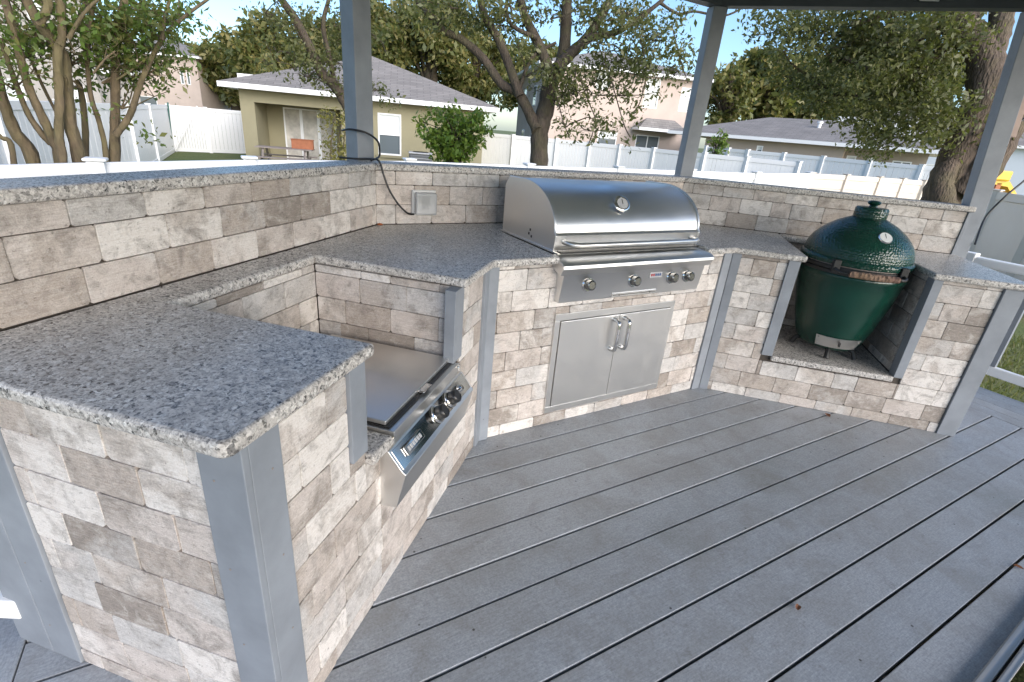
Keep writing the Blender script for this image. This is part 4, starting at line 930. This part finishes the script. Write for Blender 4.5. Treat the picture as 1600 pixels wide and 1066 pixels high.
# long tan house
pa3, pb3 = px(1095,255,31), px(1445,262,29.5); az3, L3 = frame_of(pa3, pb3)
h3 = thing('tan_house', 'long single storey tan stucco house with low grey roof behind white fences', 'house', (pa3.x, pa3.y, G), az3)
e3 = px(1200,221,30.6).z-G
def hx3(x): 
    v = FW+RT*((x-800)/CAM['f'])-UP*((240-533)/CAM['f']); n_ = Vector((math.sin(az3), -math.cos(az3), 0)); k = (Vector((pa3.x,pa3.y,0))-CP).dot(n_)/v.dot(n_); P = CP+v*k; q = P-Vector((pa3.x,pa3.y,0)); return q.x*math.cos(az3)+q.y*math.sin(az3)
m0 = hx3(1318)
rc = [(hx3(1180), hx3(1190), 1.3, 2.3)]
wallbox(h3, 0, m0, 0, 8, -.3, e3, rc, M['tan']); window(h3, *rc[0], .03, True, .2)
rc = [(hx3(1322), hx3(1338), .9, 2.2), (hx3(1358), hx3(1370), .9, 2.2), (hx3(1398), hx3(1430), .05, 2.15)]
wallbox(h3, m0+.01, L3, .7, 8, -.3, e3, rc, M['tan'])
for i, r in enumerate(rc): window(h3, *r, .73, i < 2, .6 if i < 2 else 0, 'window' if i < 2 else 'sliding_door', i == 2)
roof(h3, -1.5, L3, 0, 8, e3, 1.15, .9, .5)
MB().box(L3*.52, L3*.9, 6.5, 9.5, e3+.2, e3+1.7).build('rear_gable', M['fascia'], h3)
for xx in (.5, .72):
    MB().lathe([(.09,0),(.09,.45),(.14,.46),(.14,.55)], 12, (L3*xx,2.2,e3+.6)).build('roof_vent', M['fascia'], h3)
# far left houses
pc4 = px(228,160,62); ang4 = R(-24)
h4 = thing('far_house', 'distant two storey rose beige house seen past the white fence corner', 'house', (pc4.x, pc4.y, G), ang4)
wallbox(h4, -4, 5.0, 0, 9, -.3, 5.6, [(3.4,3.7,3.4,4.4),(3.95,4.25,3.4,4.4),(-.6,1.0,.1,2.1)], M['pink'])
for r in ((3.4,3.7,3.4,4.4),(3.95,4.25,3.4,4.4),(-.6,1.0,.1,2.1)): window(h4, *r, .03, False, 0)
roof(h4, -4, 5, 0, 9, 5.6, 1.6, .9)
roof(h4, -3.5, -.7, -2.5, 0, 2.7, .9, .9, .3, 'porch_roof')
pc5 = px(-60,200,24); p5b = px(168,200,25.5); az5, L5 = frame_of(pc5, p5b)
h5 = thing('grey_house', 'tall pale grey stucco house behind the crape myrtle', 'house', (pc5.x, pc5.y, G), az5)
rc = [(L5*.22,L5*.34,3.6,5.0),(L5*.6,L5*.7,3.6,5.0),(L5*.3,L5*.45,.9,2.2),(L5*.78,L5*.88,.9,2.2)]
wallbox(h5, -3, L5, 0, 9, -.3, 5.9, rc, M['pale'])
for r in rc: window(h5, *r, .03)
roof(h5, -3, L5, 0, 9, 5.9, 1.8, .9)
wallbox(h5, L5+.01, L5+1.9, 1.0, 8, -.3, 2.7, [], M['pale'], 'wing_wall'); roof(h5, L5-.4, L5+1.9, 1, 8, 2.7, 1.2, .9, .3, 'wing_roof')
h6p = px(1500,240,48)
h6 = thing('blue_grey_house', 'pale blue grey house glimpsed beyond the live oak trunk', 'house', (h6p.x, h6p.y, G), R(-60))
wallbox(h6, -9, 9, 0, 8, -.3, 3.6, [(-2,-1,1,2.2)], flat('pale_blue_siding', (.5,.55,.6), .7)); window(h6, -2,-1,1,2.2,.03); roof(h6, -9, 9, 0, 8, 3.6, 2, .9)
ysl = px(1530,272,16.5)
sl = thing('play_slide', 'yellow plastic play slide top showing above the almond fence', 'slide', (ysl.x, ysl.y, G), R(-35))
MB().add([(-.4,-.3,ysl.z-G),(-.4,.3,ysl.z-G),(.5,.3,ysl.z-G-.1),(.5,-.3,ysl.z-G-.1),(2.2,.3,.2),(2.2,-.3,.2),(-.4,-.3,ysl.z-G-.12),(-.4,.3,ysl.z-G-.12),(.5,.3,ysl.z-G-.22),(.5,-.3,ysl.z-G-.22),(2.2,.3,.08),(2.2,-.3,.08)],
    [(0,3,2,1),(3,5,4,2),(6,7,8,9),(9,8,10,11),(0,1,7,6),(4,5,11,10),(0,6,9,3),(3,9,11,5),(1,2,8,7),(2,4,10,8)]).build('chute', M['yellow'], sl)
for s_ in (-.32, .32): MB().box(-.42,.45,s_-.04,s_+.04,ysl.z-G-.1,ysl.z-G+.12).build('side_rail', M['yellow'], sl, bevel=.03)
for x_ in (-.3,.3):
    for s_ in (-.25,.25): MB().box(x_-.05,x_+.05,s_-.05,s_+.05,0,ysl.z-G-.15).build('leg', M['terracotta'], sl)
# ------------------------------------------------------------------ grass blades beside the deck
n = 26000
X = RNG.uniform(3.95, 8.5, n); Y = RNG.uniform(-4.5, 2.5, n)
hgt = RNG.uniform(.03,.085,n); a = RNG.uniform(0,2*np.pi,n); le = RNG.uniform(-.03,.03,(n,2))
B = np.stack([X, Y, np.full(n, G)], 1); wv = np.stack([np.cos(a)*.006, np.sin(a)*.006, np.zeros(n)], 1)
T = B+np.stack([le[:,0], le[:,1], hgt], 1)
Vv = np.stack([B-wv, B+wv, T], 1).reshape(-1,3)
me = bpy.data.meshes.new('grass'); me.vertices.add(3*n); me.vertices.foreach_set('co', Vv.ravel()); me.loops.add(3*n); me.loops.foreach_set('vertex_index', np.arange(3*n)); me.polygons.add(n)
me.polygons.foreach_set('loop_start', np.arange(0,3*n,3)); me.polygons.foreach_set('loop_total', np.full(n,3)); me.update(calc_edges=True); me.materials.append(M['blade'])
go = bpy.data.objects.new('grass', me); COL.objects.link(go); tag(go, 'short green lawn grass beside the deck', 'grass', kind='stuff')
